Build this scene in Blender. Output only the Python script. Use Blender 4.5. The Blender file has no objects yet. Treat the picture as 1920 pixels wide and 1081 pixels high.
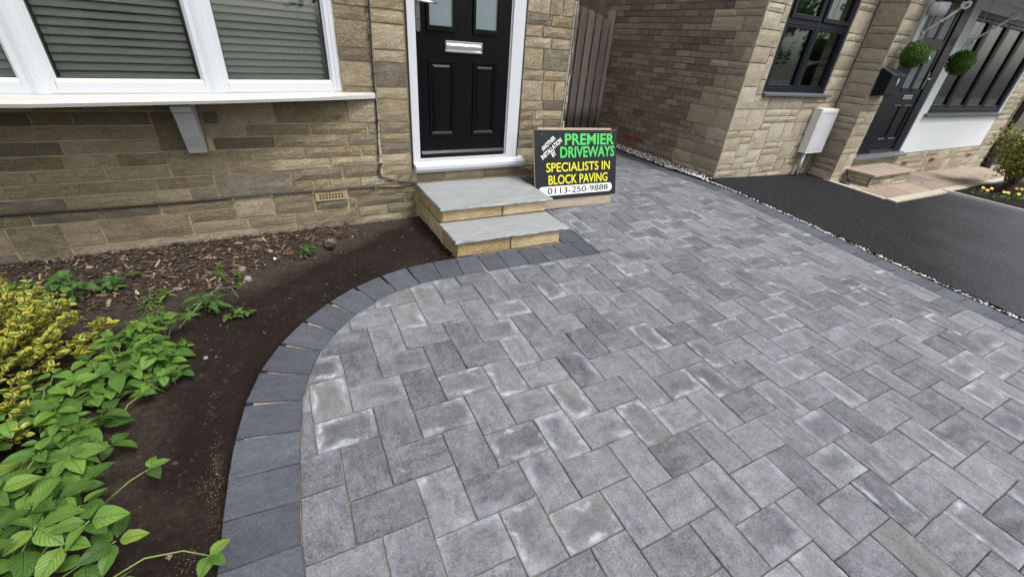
import bpy, bmesh, math, random
from mathutils import Vector, Matrix, noise as mn
R = math.radians
S = bpy.context.scene
COL = S.collection
rng = random.Random(7)

# ---------------------------------------------------------------- camera, sky, sun, exposure
CAM = Vector((-0.00302, -0.86816, 1.46587))
RH = Matrix(((0.87626, -0.47673, 0.06995), (-0.18919, -0.47393, -0.86), (0.44314, 0.74035, -0.50548)))
cd = bpy.data.cameras.new('camera'); cam = bpy.data.objects.new('camera', cd); COL.objects.link(cam)
rt, dn, fw = Vector(RH[0]), Vector(RH[1]), Vector(RH[2])
fw.normalize(); rt = (rt - fw*rt.dot(fw)).normalized(); dn = fw.cross(rt)
mw = Matrix((rt, -dn, -fw)).transposed().to_4x4(); mw.translation = CAM
cam.matrix_world = mw
cd.sensor_width = 36; cd.lens = 36*786.34/1920; cd.clip_start = .02; cd.clip_end = 500
S.camera = cam
SUN_EL, SUN_AZ = 58, 150          # azimuth clockwise from +Y: light from the front right
w = bpy.data.worlds.new('World'); S.world = w; w.use_nodes = True
nt = w.node_tree; bg = nt.nodes['Background']
sky = nt.nodes.new('ShaderNodeTexSky'); sky.sky_type = 'NISHITA'; sky.sun_disc = False
sky.sun_elevation = R(SUN_EL); sky.sun_rotation = R(SUN_AZ); sky.dust_density = 4; sky.air_density = 1.2
hs = nt.nodes.new('ShaderNodeHueSaturation'); hs.inputs['Saturation'].default_value = .30
nt.links.new(sky.outputs[0], hs.inputs['Color']); nt.links.new(hs.outputs[0], bg.inputs[0])
bg.inputs[1].default_value = .15
sd = bpy.data.lights.new('sun', 'SUN'); sd.energy = 1.5; sd.angle = R(15); sd.color = (1, .97, .93)
sun = bpy.data.objects.new('sun', sd); COL.objects.link(sun)
sun.rotation_euler = (R(90-SUN_EL), 0, R(180-SUN_AZ))
vs = S.view_settings; vs.view_transform = 'Standard'; vs.look = 'None'; vs.gamma = 1; vs.exposure = .64
vs.use_curve_mapping = False

# ---------------------------------------------------------------- helpers
class MB:
    def __init__(s): s.v = []; s.f = []; s.r = []; s.uv = []
    def add(s, vs_, fs, rnd=0.0, uv=None):
        b = len(s.v); s.v += [tuple(p) for p in vs_]
        s.f += [tuple(i+b for i in f) for f in fs]; s.r += [rnd]*len(vs_)
        s.uv += list(uv) if uv else [(0, 0)]*len(vs_)
        return s
    def box(s, x0, x1, y0, y1, z0, z1, rnd=0.0, mat=None):
        p = [Vector((x, y, z)) for z in (z0, z1) for y in (y0, y1) for x in (x0, x1)]
        if mat: p = [mat @ q for q in p]
        return s.add(p, [(0, 2, 3, 1), (4, 5, 7, 6), (0, 1, 5, 4), (2, 6, 7, 3), (0, 4, 6, 2), (1, 3, 7, 5)], rnd)
    def tube(s, pts, r, n=8, r2=None, rnd=0.0, cap=True):
        pts = [Vector(p) for p in pts]; V = []; F = []
        up = Vector((0, 0, 1)); m = len(pts)
        for i, p in enumerate(pts):
            t = (pts[min(i+1, m-1)]-pts[max(i-1, 0)]).normalized()
            a = t.cross(up)
            if a.length < .05: a = t.cross(Vector((1, 0, 0)))
            a.normalize(); b = t.cross(a)
            rr = r if r2 is None else r+(r2-r)*i/(m-1)
            for k in range(n):
                c = 2*math.pi*k/n; V.append(p+a*math.cos(c)*rr+b*math.sin(c)*rr)
        for i in range(m-1):
            for k in range(n):
                F.append((i*n+k, i*n+(k+1) % n, (i+1)*n+(k+1) % n, (i+1)*n+k))
        if cap: F.append(tuple(range(n))); F.append(tuple((m-1)*n+k for k in reversed(range(n))))
        return s.add(V, F, rnd)
    def prism(s, poly, y0, y1, ax='y', rnd=0.0, mat=None):
        # poly in the plane across ax, extruded along ax
        def P(a, b, c):
            return {'y': (a, c, b), 'z': (a, b, c), 'x': (c, a, b)}[ax]
        V = [Vector(P(a, b, y0)) for a, b in poly]+[Vector(P(a, b, y1)) for a, b in poly]
        if mat: V = [mat @ q for q in V]
        n = len(poly)
        F = [tuple(range(n)), tuple(reversed(range(n, 2*n)))]+[(i, i+n, (i+1) % n+n, (i+1) % n) for i in range(n)]
        return s.add(V, F, rnd)
    def lathe(s, prof, c=(0, 0, 0), n=20, rnd=0.0, sc=(1, 1)):
        V = []; F = []
        for r, z in prof:
            for k in range(n):
                a = 2*math.pi*k/n; V.append((c[0]+r*math.cos(a)*sc[0], c[1]+r*math.sin(a)*sc[1], c[2]+z))
        for i in range(len(prof)-1):
            for k in range(n): F.append((i*n+k, i*n+(k+1) % n, (i+1)*n+(k+1) % n, (i+1)*n+k))
        F.append(tuple(reversed(range(n)))); F.append(tuple((len(prof)-1)*n+k for k in range(n)))
        return s.add(V, F, rnd)
    def mesh(s, name, smooth=False):
        me = bpy.data.meshes.new(name); me.from_pydata(s.v, [], s.f)
        at = me.attributes.new('rnd', 'FLOAT', 'POINT'); at.data.foreach_set('value', s.r)
        a2 = me.attributes.new('luv', 'FLOAT_VECTOR', 'POINT')
        fl = []
        for u in s.uv: fl += [u[0], u[1], 0.0]
        a2.data.foreach_set('vector', fl)
        bm = bmesh.new(); bm.from_mesh(me); bmesh.ops.recalc_face_normals(bm, faces=bm.faces[:])
        bm.to_mesh(me); bm.free()
        if smooth: me.shade_smooth()
        return me
    def build(s, name, mat, parent=None, smooth=False, kind=None, label=None, bevel=0, loc=None):
        me = s.mesh(name, smooth)
        if mat: me.materials.append(mat)
        if bevel:
            bm = bmesh.new(); bm.from_mesh(me)
            bmesh.ops.remove_doubles(bm, verts=bm.verts[:], dist=1e-5)
            es = [e for e in bm.edges if len(e.link_faces) == 2 and e.calc_face_angle(0) > .6]
            bmesh.ops.bevel(bm, geom=es, offset=bevel, segments=2, affect='EDGES', profile=.6)
            bm.to_mesh(me); bm.free()
        return place(name, me, parent, kind, label, loc)
def place(name, me, parent=None, kind=None, label=None, loc=None, mat4=None):
    o = bpy.data.objects.new(name, me); COL.objects.link(o)
    if parent: o.parent = parent
    if kind: o['kind'] = kind
    if label: o['label'] = label
    if mat4 is not None: o.matrix_local = mat4
    elif loc is not None: o.location = loc
    return o
def thing(name, label, cat, loc=(0, 0, 0), group=None, rz=0):
    o = bpy.data.objects.new(name, None); COL.objects.link(o); o.location = loc; o.rotation_euler = (0, 0, rz)
    o.empty_display_size = .1
    return tag(o, label, cat, group)
def tag(o, label, cat, group=None):
    o['label'] = label; o['category'] = cat
    if group: o['group'] = group
    return o

# node helper
class NT:
    def __init__(s, name):
        s.m = bpy.data.materials.new(name); s.m.use_nodes = True; s.t = s.m.node_tree
        s.b = s.t.nodes['Principled BSDF']; s.o = s.t.nodes['Material Output']
    def n(s, typ, props=None, **ins):
        x = s.t.nodes.new('ShaderNode'+typ)
        for k, v in (props or {}).items(): setattr(x, k, v)
        for k, v in ins.items():
            key = int(k[1:]) if k[0] == 'i' and k[1:].isdigit() else k.replace('_', ' ')
            s.set(x.inputs[key], v)
        return x
    def set(s, inp, v):
        if hasattr(v, 'is_output') or isinstance(v, bpy.types.NodeSocket): s.t.links.new(v, inp)
        elif isinstance(v, bpy.types.Node): s.t.links.new(v.outputs[0], inp)
        elif isinstance(v, (tuple, list)) and len(v) == 3 and inp.type == 'RGBA': inp.default_value = (*v, 1)
        else: inp.default_value = v
    def math(s, op, a, b=0.0, c=0.0, clamp=False):
        return s.n('Math', {'operation': op, 'use_clamp': clamp}, i0=a, i1=b, i2=c).outputs[0]
    def noise(s, vec, scale, detail=5, rough=.6, w=None, dist=0):
        p = {'noise_dimensions': '4D'} if w is not None else {}
        k = dict(Scale=scale, Detail=detail, Roughness=rough, Vector=vec, Distortion=dist)
        if w is not None: k['W'] = w
        return s.n('TexNoise', p, **k).outputs[0]
    def ramp(s, fac, *stops):
        x = s.t.nodes.new('ShaderNodeValToRGB'); s.set(x.inputs[0], fac)
        el = x.color_ramp.elements
        while len(el) < len(stops): el.new(.5)
        for e, (p, c) in zip(el, stops):
            e.position = p; e.color = (*c, 1) if isinstance(c, tuple) else (c, c, c, 1)
        return x.outputs[0]
    def mix(s, f, a, b, mode='MIX'):
        x = s.t.nodes.new('ShaderNodeMix'); x.data_type = 'RGBA'; x.blend_type = mode
        s.set(x.inputs[0], f); s.set(x.inputs[6], a); s.set(x.inputs[7], b); return x.outputs[2]
    def maprange(s, v, a, b, c=0.0, d=1.0):
        return s.n('MapRange', {'clamp': True}, Value=v, From_Min=a, From_Max=b, To_Min=c, To_Max=d).outputs[0]
    def bump(s, h, dist, strength=1.0, normal=None):
        k = dict(Height=h, Distance=dist, Strength=strength)
        if normal: k['Normal'] = normal
        return s.n('Bump', **k).outputs[0]
    def pos(s): return s.n('NewGeometry').outputs['Position']
    def rnd(s):   # per object random plus per piece random
        a = s.n('ObjectInfo').outputs['Random']; b = s.n('Attribute', {'attribute_name': 'rnd'}).outputs['Fac']
        return s.math('FRACT', s.math('ADD', a, b))
    def fin(s, col, rough=.8, normal=None, **kw):
        s.set(s.b.inputs['Base Color'], col); s.set(s.b.inputs['Roughness'], rough)
        if normal: s.set(s.b.inputs['Normal'], normal)
        for k, v in kw.items(): s.set(s.b.inputs[k.replace('_', ' ')], v)
        return s.m

def simple(name, c, rough=.5, metal=0, var=.06, bscale=60, bdist=.001, spec=.5):
    q = NT(name); n = q.noise(q.pos(), bscale, 4); n2 = q.noise(q.pos(), 2.5, 4)
    f = q.math('MULTIPLY_ADD', q.math('ADD', n, n2), var, 1-var)
    return q.fin(q.mix(1, c, f, 'MULTIPLY'), q.math('MULTIPLY_ADD', n2, .15, rough-.07), q.bump(n, bdist, .5),
                 Metallic=metal, Specular_IOR_Level=spec)

def paver_mat(name, dark, light, efflo):
    q = NT(name); p = q.pos(); r = q.rnd()
    r2 = q.math('FRACT', q.math('MULTIPLY', r, 17.31)); r3 = q.math('FRACT', q.math('MULTIPLY', r, 53.77))
    W = q.math('MULTIPLY', r, 40)
    def cn(n, k): return q.math('MULTIPLY', q.math('SUBTRACT', n, .5), k)
    luv = q.n('Attribute', {'attribute_name': 'luv'}).outputs['Vector']
    st = q.n('Mapping', Vector=luv, Scale=(1, 3.2, 1)).outputs[0]
    big = q.noise(st, 6, 5, .65, W, .5); mid = q.noise(p, 38, 5, .7, W); fine = q.noise(p, 130, 3, .8); vf = q.noise(p, 420, 2, .8)
    tone = q.math('ADD', q.math('ADD', cn(big, .95), cn(mid, .75)), q.math('ADD', cn(fine, 1.25), cn(vf, .8)))
    tone = q.math('ADD', tone, q.math('MULTIPLY_ADD', r2, .31, .225), 0, True)
    col = q.ramp(tone, (0, dark), (.5, tuple((a+b)*.46 for a, b in zip(dark, light))), (1, light))
    warm = q.maprange(r3, .8, 1.0, 0, .28 if efflo > .2 else 0)
    col = q.mix(warm, col, (.20, .185, .165))
    # lime bloom that gathers along block edges
    uv = q.n('Attribute', {'attribute_name': 'luv'}).outputs['Vector']; sx = q.n('SeparateXYZ', Vector=uv)
    dx = q.math('SUBTRACT', .12, q.math('ABSOLUTE', sx.outputs[0])); dy = q.math('SUBTRACT', .08, q.math('ABSOLUTE', sx.outputs[1]))
    d = q.math('SMOOTH_MIN', dx, dy, .04)
    wob = q.noise(p, 14, 3, .5, W); d = q.math('MULTIPLY_ADD', q.math('SUBTRACT', wob, .5), .075, d)
    side = q.math('SUBTRACT', q.noise(p, 4.5, 2, .5, W), .47)
    band = q.math('MULTIPLY', q.maprange(d, .005, .012), q.maprange(d, .018, .031, 1, 0))
    rim = q.maprange(d, .02, .03, 1, 0)
    on = q.math('MULTIPLY', q.maprange(r3, 1-efflo, 1-efflo+.12), q.maprange(side, -.06, .08))
    on2 = q.math('MULTIPLY', q.maprange(r3, 1-efflo*2.2, 1-efflo*1.2), q.maprange(side, -.06, .14))
    if efflo < .1: on2 = q.math('MULTIPLY', on2, 0.0); on = q.math('MULTIPLY', on, 0.0)
    line = q.math('MULTIPLY', band, q.math('MULTIPLY', on, q.maprange(q.noise(p, 19, 3, .6, W), .47, .60)))
    rim2 = q.math('MULTIPLY', q.math('MULTIPLY', q.maprange(d, .008, .048, 1, 0), on2), q.maprange(q.noise(p, 9, 3, .6, W), .38, .62))
    col = q.mix(q.math('MULTIPLY', q.math('MULTIPLY', on2, q.maprange(d, .02, .045)), .34), col, (.05, .054, .066))
    bl = q.math('MULTIPLY_ADD', line, .55, q.math('MULTIPLY', rim2, .50))
    haze = q.math('MULTIPLY', q.maprange(q.noise(p, 5, 6, .72, W, 1.2), .50, .74), .34*min(1, efflo*2.2))
    patch = q.math('MULTIPLY', q.maprange(q.noise(p, 7.5, 3, .55, W, .8), .68, .72), .42*min(1, efflo*2.2))
    bl = q.math('MULTIPLY', q.math('MAXIMUM', q.math('MAXIMUM', bl, haze), patch), q.math('MULTIPLY_ADD', mid, 1.3, .3))
    col = q.mix(bl, col, (.40, .42, .46))
    # pale grit
    sp = q.n('TexVoronoi', Vector=p, Scale=110); spk = q.math('MULTIPLY', q.maprange(sp.outputs['Distance'], .08, .16, 1, 0), q.maprange(q.noise(p, 23, 3), .52, .66))
    col = q.mix(q.math('MULTIPLY', spk, .34), col, (.50, .49, .47))
    h = q.math('MULTIPLY_ADD', fine, .8, q.math('MULTIPLY', mid, 1.5))
    return q.fin(col, q.math('MULTIPLY_ADD', mid, .2, .62), q.bump(h, .004, .9), Specular_IOR_Level=.35)

def stone_mat(name, stops, relief=.012, white=0, scale=1, darkp=.22, low=None):
    q = NT(name); p = q.pos(); r = q.rnd(); W = q.math('MULTIPLY', r, 30)
    r2 = q.math('FRACT', q.math('MULTIPLY', r, 13.7))
    st = q.n('Mapping', Vector=p, Scale=(1, 1, 1.9)).outputs[0]
    a = q.noise(st, 7*scale, 5, .62, W); b = q.noise(st, 30*scale, 7, .68, W, 1.4); c = q.noise(p, 210, 3, .7)
    def cn(n, k): return q.math('MULTIPLY', q.math('SUBTRACT', n, .5), k)
    e = q.noise(p, 75, 4, .75)
    t = q.math('ADD', q.math('ADD', cn(a, .9), cn(b, 1.0)), q.math('ADD', cn(c, .7), cn(e, .9)))
    t = q.math('ADD', t, q.math('MULTIPLY_ADD', r2, .5, .27), 0, True)
    col = q.ramp(t, *stops)
    # grey weathering on some stones
    r3 = q.math('FRACT', q.math('MULTIPLY', r, 71.3))
    g = q.math('MULTIPLY', q.maprange(r3, 1-darkp, 1-darkp+.1), q.maprange(q.math('ADD', a, b), .72, 1.1))
    col = q.mix(q.math('MULTIPLY', g, .75), col, (.105, .1, .098))
    if white:
        z = q.n('SeparateXYZ', Vector=p).outputs[2]
        zz = q.math('ADD', z, q.math('MULTIPLY', q.noise(p, 7, 5, .7), -.16))
        wf = q.math('MULTIPLY', q.maprange(zz, -.06, .03, 1, 0), q.maprange(q.noise(p, 26, 5, .7), .42, .62))
        col = q.mix(q.math('MULTIPLY', wf, white), col, (.55, .53, .48))
    if low:
        z = q.n('SeparateXYZ', Vector=p).outputs[2]
        zf = q.maprange(q.math('ADD', z, q.math('MULTIPLY', q.noise(p, 3, 4), .4)), low[0], low[1], 1, 0)
        col = q.mix(q.math('MULTIPLY', zf, low[2]), col, low[3])
    dots = q.maprange(b, .35, .30); col = q.mix(q.math('MULTIPLY', dots, .35), col, (.08, .065, .05))
    rid = q.math('ABSOLUTE', q.math('SUBTRACT', q.noise(st, 17*scale, 4, .6, W, 2.2), .5))
    h = q.math('MULTIPLY_ADD', b, 1.1, q.math('MULTIPLY_ADD', e, .35, q.math('MULTIPLY_ADD', rid, 1.6, q.math('MULTIPLY', a, .6))))
    return q.fin(col, .92, q.bump(h, relief*1.25, 1.0), Specular_IOR_Level=.2)

M = {}
M['paver'] = paver_mat('paver_blend', (.049, .052, .062), (.305, .315, .34), .30)
M['border'] = paver_mat('charcoal_block', (.040, .045, .058), (.13, .14, .168), .02)
sand = NT('joint_sand'); nz = sand.noise(sand.pos(), 5, 5, .7); n1 = sand.noise(sand.pos(), 400, 2)
M['sand'] = sand.fin(sand.ramp(sand.math('MULTIPLY_ADD', n1, .2, nz), (.40, (.07, .065, .06)), (.55, (.22, .18, .135)), (.8, (.48, .39, .28))), .95, sand.bump(n1, .003))
M['stone'] = stone_mat('split_gritstone', ((0, (.155, .118, .073)), (.35, (.32, .26, .168)), (.7, (.47, .395, .27)), (1, (.62, .54, .40))), .016, .75, 1.25, .26, (-.05, .62, .42, (.135, .115, .08)))
M['stone2'] = stone_mat('cream_walling', ((0, (.30, .25, .175)), (.4, (.42, .365, .27)), (.75, (.52, .465, .36)), (1, (.62, .57, .46))), .011, 0, 1.2, .05)
M['quoin'] = stone_mat('quoin_walling', ((0, (.30, .25, .18)), (.4, (.41, .35, .265)), (.75, (.50, .445, .35)), (1, (.60, .55, .45))), .013, 0, 1.3, .18)
M['step_stone'] = stone_mat('new_pitched_walling', ((0, (.26, .17, .07)), (.3, (.45, .33, .165)), (.7, (.60, .48, .28)), (1, (.72, .63, .46))), .010, 0, .7, 0)
M['brick'] = stone_mat('brown_brick', ((0, (.125, .097, .08)), (.4, (.205, .165, .137)), (.75, (.30, .25, .21)), (1, (.40, .35, .30))), .005, 0, 2.2, .2)
def mortar_mat(name, c, d):
    q = NT(name); p = q.pos(); a = q.noise(p, 3, 5, .7); b = q.noise(p, 150, 3, .7)
    return q.fin(q.ramp(q.math('MULTIPLY_ADD', b, .35, a), (.35, d), (.8, c)), .95, q.bump(b, .004, .8))
M['mortar'] = mortar_mat('buff_mortar', (.50, .41, .255), (.27, .21, .125))
M['mortar2'] = mortar_mat('grey_mortar', (.20, .165, .12), (.09, .075, .055))
M['mortar3'] = mortar_mat('brick_mortar', (.25, .21, .17), (.11, .09, .075))
M['mortar_old'] = mortar_mat('flaking_mortar', (.66, .63, .56), (.26, .22, .16))
M['mortar_grey'] = mortar_mat('weathered_seam', (.42, .375, .30), (.17, .14, .10))
M['mortar_new'] = mortar_mat('fresh_pointing', (.19, .15, .095), (.12, .09, .055))

def slab_mat():
    q = NT('riven_grey_sandstone'); p = q.n('Mapping', Vector=q.pos(), Scale=(1, 3.2, 1)).outputs[0]
    a = q.noise(p, 3.5, 6, .6, None, 1.2); b = q.noise(q.pos(), 160, 3); c = q.noise(p, 13, 5, .6, None, 1)
    col = q.ramp(q.math('MULTIPLY_ADD', b, .15, q.math('MULTIPLY_ADD', c, .3, q.math('MULTIPLY', a, .7))), (.35, (.225, .235, .24)), (.6, (.28, .295, .30)), (.8, (.35, .36, .365)))
    return q.fin(col, .6, q.bump(q.math('MULTIPLY_ADD', c, .6, a), .012, .7))
M['slab'] = slab_mat()
M['white'] = simple('white_upvc', (.56, .58, .61), .36, var=.02, bscale=12, bdist=.0004)
M['offwhite'] = simple('cream_white_sill', (.49, .49, .455), .45, var=.05, bscale=8)
M['gasket'] = simple('dark_gasket', (.03, .03, .033), .6)
M['anth'] = simple('anthracite_upvc', (.008, .010, .016), .30, var=.08, spec=.25)
M['anth_sill'] = simple('grey_sill', (.11, .12, .135), .45)
M['metal'] = simple('polished_chrome', (.78, .78, .80), .12, 1, var=.03, bscale=5, bdist=.0002)
M['metal_dull'] = simple('brushed_steel', (.28, .28, .29), .3, 1)
M['white_iron'] = simple('white_painted_iron', (.74, .74, .72), .45)
M['render'] = simple('white_render', (.66, .69, .71), .85, var=.05, bscale=120, bdist=.002)
M['blackcable'] = simple('black_cable', (.018, .017, .016), .5)
M['blackplastic'] = simple('black_plastic', (.015, .015, .017), .35)
M['terracotta'] = simple('terracotta', (.30, .11, .065), .8, var=.2)
M['vent'] = simple('buff_airbrick', (.36, .27, .155), .85, var=.15)
M['dark'] = simple('void_dark', (.006, .006, .006), .9)
M['concrete'] = simple('painted_concrete', (.46, .47, .47), .85, var=.16, bscale=40, bdist=.003)
M['metercab'] = simple('meter_cabinet_grp', (.74, .74, .71), .5, var=.04)
M['kerb'] = simple('sandstone_edging', (.45, .40, .32), .9, var=.25, bscale=50, bdist=.004)

def door_mat():
    q = NT('black_composite_door'); p = q.n('Mapping', Vector=q.pos(), Scale=(1.2, 1, 6)).outputs[0]
    wv = q.n('TexWave', {'wave_type': 'BANDS', 'bands_direction': 'Z'}, Vector=p, Scale=2.4, Distortion=7, Detail=3, Detail_Scale=.9)
    return q.fin((.004, .004, .005), .24, q.bump(wv.outputs[0], .0003, .22), Specular_IOR_Level=.20)
M['door'] = door_mat()
def glass_mat(name, tint, base=.05, refl=1.0):
    q = NT(name); q.t.nodes.remove(q.b)
    tr = q.n('BsdfTransparent', Color=tint); gl = q.n('BsdfGlossy', Color=(.95, 1, .98), Roughness=.015)
    wob = q.noise(q.pos(), 1.4, 2); q.set(gl.inputs['Normal'], q.bump(wob, .004, .5))
    fr = q.n('Fresnel', IOR=1.55).outputs[0]
    f = q.math('MULTIPLY_ADD', fr, refl, base, True)
    mx = q.n('MixShader', i0=f, i1=tr, i2=gl); q.t.links.new(mx.outputs[0], q.o.inputs[0]); return q.m
M['glass'] = glass_mat('window_glass', (.90, .92, .90), .07)
M['glass_n'] = glass_mat('double_glazing', (.72, .78, .74), .05, .9)
fq = NT('frosted_glass'); M['frosted'] = fq.fin(fq.mix(fq.noise(fq.pos(), 3, 3), (.13, .165, .175), (.20, .25, .26)), .32, fq.bump(fq.noise(fq.pos(), 90, 2), .0012, .6))
M['slat'] = simple('grey_blind_slat', (.80, .82, .77), .42, var=.05)
M['cord'] = simple('blind_cord', (.6, .62, .58), .8)
def wood_mat(name, a, b, sc=1, ax=2, wet=False):
    q = NT(name); s = [9, 9, 9]; s[ax] = .8
    r = q.rnd(); p = q.n('Mapping', Vector=q.pos(), Scale=tuple(s)).outputs[0]
    n = q.noise(p, 3*sc, 6, .65, q.math('MULTIPLY', r, 20), .8); n2 = q.noise(q.pos(), 2, 3)
    col = q.ramp(q.math('MULTIPLY_ADD', r, .2, q.math('MULTIPLY_ADD', n2, .25, q.math('MULTIPLY', n, .75))), (.3, a), (.8, b))
    if wet:
        z = q.n('SeparateXYZ', Vector=q.pos()); f = q.maprange(q.math('MULTIPLY_ADD', n2, .5, z.outputs[2]), .65, .9, .75, 0)
        col = q.mix(f, col, (.03, .024, .018))
    return q.fin(col, .85, q.bump(n, .004, .7))
M['wood'] = wood_mat('weathered_larch', (.155, .13, .11), (.36, .32, .28), wet=True)
M['wood2'] = wood_mat('orange_stained_timber', (.20, .085, .035), (.36, .17, .075))
M['plank'] = wood_mat('pale_reclaimed_timber', (.16, .125, .09), (.42, .36, .28), 1.3, 0)
M['green'] = simple('sign_green', (.06, .50, .10), .5, var=.04)
M['yellow'] = simple('sign_yellow', (.66, .62, .025), .5, var=.04)
M['signwhite'] = simple('sign_white', (.80, .82, .80), .5, var=.04)
M['signblack'] = simple('sign_black', (.009, .010, .013), .5, var=.1, spec=.3)

def soil_mat():
    q = NT('dark_topsoil'); p = q.pos(); a = q.noise(p, 2.2, 6, .65); b = q.noise(p, 38, 7, .75); c = q.noise(p, 260, 3, .8)
    sx = q.n('SeparateXYZ', Vector=p)
    t = q.math('MULTIPLY_ADD', c, .45, q.math('MULTIPLY_ADD', b, .45, q.math('MULTIPLY', a, .5)))
    col = q.ramp(t, (.45, (.007, .0045, .0037)), (.72, (.020, .013, .0105)), (.95, (.06, .042, .033)))
    # older, greyer earth under the plants and by the wall
    old = q.maprange(q.math('ADD', q.math('MULTIPLY', sx.outputs[0], -1), q.math('MULTIPLY', q.noise(p, 5, 4), .4)), .72, .95)
    old = q.math('MAXIMUM', old, q.maprange(q.math('ADD', q.math('MULTIPLY_ADD', sx.outputs[0], -.6, sx.outputs[1]), q.math('MULTIPLY', q.noise(p, 5, 4), .3)), 2.05, 2.25))
    col = q.mix(q.math('MULTIPLY', old, .8), col, q.ramp(b, (.35, (.035, .025, .02)), (.65, (.10, .078, .062))))
    sandf = q.math('MULTIPLY', q.maprange(q.noise(p, 6, 5, .75), .63, .72), q.maprange(b, .45, .6))
    col = q.mix(q.math('MULTIPLY', sandf, .6), col, (.30, .21, .12))
    return q.fin(col, .95, q.bump(q.math('MULTIPLY_ADD', c, .35, b), .016, .9), Specular_IOR_Level=.15)
M['soil'] = soil_mat()
def rndcol(name, stops, rough=.85, relief=.002):
    q = NT(name); n = q.noise(q.pos(), 120, 3)
    return q.fin(q.mix(.35, q.ramp(q.rnd(), *stops), q.mix(n, (.02, .015, .01), (.5, .4, .3)), 'SOFT_LIGHT'), rough, q.bump(n, relief))
M['bark'] = rndcol('bark_chips', ((0, (.020, .014, .011)), (.5, (.050, .033, .024)), (.78, (.105, .068, .045)), (.93, (.24, .165, .11)), (1, (.46, .38, .29))))
M['pebble'] = rndcol('marble_gravel', ((0, (.025, .027, .03)), (.32, (.05, .052, .056)), (.42, (.62, .62, .60)), (1, (.86, .86, .84))), .6, .0005)
M['clod'] = rndcol('soil_crumbs', ((0, (.012, .008, .006)), (.8, (.030, .019, .014)), (.97, (.07, .05, .038)), (1, (.24, .19, .14))), .95, .001)
def tarmac_mat():
    q = NT('new_tarmac'); p = q.pos(); v = q.n('TexVoronoi', Vector=p, Scale=150).outputs['Distance']
    a = q.noise(p, 1.3, 5, .6); n = q.noise(p, 70, 5, .8); sx = q.n('SeparateXYZ', Vector=p)
    col = q.ramp(q.math('MULTIPLY_ADD', n, .6, q.math('MULTIPLY', v, .5)), (.38, (.004, .004, .005)), (.62, (.022, .022, .026)), (.85, (.12, .12, .13)))
    old = q.maprange(q.math('ADD', q.math('MULTIPLY_ADD', sx.outputs[0], .35, q.math('MULTIPLY', sx.outputs[1], -1)), a), 1.9, 3.3)
    col = q.mix(q.math('MULTIPLY', old, .75), col, q.ramp(n, (.35, (.045, .048, .054)), (.65, (.19, .195, .21))))
    return q.fin(col, .82, q.bump(q.math('ADD', v, n), .007, 1.0), Specular_IOR_Level=.12)
M['tarmac'] = tarmac_mat()
M['patio'] = stone_mat('buff_sandstone_flag', ((0, (.24, .185, .14)), (.5, (.33, .265, .21)), (1, (.42, .355, .29))), .004, 0, .5, .1)
M['ground'] = simple('street_tarmac', (.06, .06, .062), .9, var=.2, bdist=.004)

def leaf_mat(name, a, b, vein, variegated=False):
    q = NT(name); r = q.rnd(); uv = q.n('Attribute', {'attribute_name': 'luv'}).outputs['Vector']; sx = q.n('SeparateXYZ', Vector=uv)
    ax = q.math('ABSOLUTE', sx.outputs[0]); y = sx.outputs[1]
    n = q.noise(q.pos(), 60, 4)
    col = q.mix(q.math('MULTIPLY_ADD', n, .5, q.math('MULTIPLY_ADD', r, .8, -.15), True), a, b)
    else_ = not variegated
    if else_:
        r2 = q.math('FRACT', q.math('MULTIPLY', r, 7.13))
        col = q.mix(q.maprange(r2, .82, 1, 0, .6), col, (b[0]*1.5, b[1]*1.12, b[2]*1.1))
        col = q.mix(q.maprange(r2, .0, .25, .6, 0), col, (a[0]*.6, a[1]*.62, a[2]*.7))
        col = q.mix(q.maprange(q.noise(q.pos(), 26, 4, .7), .64, .72, 0, .35), col, (b[0]*1.2, b[1]*.85, b[2]*.6))
    if variegated:
        e = q.math('ADD', ax, q.math('MULTIPLY', q.math('SUBTRACT', q.noise(q.pos(), 90, 3), .5), .7))
        th = q.math('MULTIPLY_ADD', r, .62, .02)
        f = q.maprange(q.math('SUBTRACT', e, th), 0, .12)
        yl = q.mix(q.math('FRACT', q.math('MULTIPLY', r, 9.7)), (.60, .52, .035), (.62, .60, .16))
        col = q.mix(f, col, yl)
    mid = q.maprange(ax, .02, .09, 1, 0)
    sv = q.math('ABSOLUTE', q.math('SUBTRACT', q.math('FRACT', q.math('MULTIPLY', q.math('SUBTRACT', y, q.math('MULTIPLY', ax, .35)), 7)), .5))
    v2 = q.maprange(sv, .02, .09, .5, 0)
    vf = q.math('MAXIMUM', mid, v2)
    col = q.mix(q.math('MULTIPLY', vf, .0 if variegated else .4), col, vein)
    q.fin(col, .5, q.bump(q.math('MULTIPLY_ADD', n, .7, q.math('MULTIPLY', vf, -1.2)), .003, .9), Specular_IOR_Level=.4)
    tl = q.n('BsdfTranslucent', Color=col); mx = q.n('MixShader', i0=.34, i1=q.b.outputs[0], i2=tl.outputs[0])
    q.t.links.new(mx.outputs[0], q.o.inputs[0]); return q.m
M['leaf'] = leaf_mat('fresh_green_leaf', (.045, .12, .018), (.18, .33, .055), (.19, .34, .09))
M['leafd'] = leaf_mat('mid_green_leaf', (.045, .12, .03), (.11, .23, .05), (.16, .28, .08))
M['euon'] = leaf_mat('variegated_leaf', (.07, .15, .02), (.16, .25, .035), (.3, .4, .1), True)
M['stem'] = simple('green_stem', (.17, .22, .07), .6, var=.2)
M['twig'] = simple('brown_twig', (.10, .07, .045), .8, var=.3)
M['bushleaf'] = leaf_mat('golden_green_leaf', (.13, .17, .03), (.46, .46, .12), (.3, .35, .1))
M['topiary'] = leaf_mat('plastic_box_leaf', (.03, .085, .008), (.10, .21, .022), (.10, .22, .03))
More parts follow.
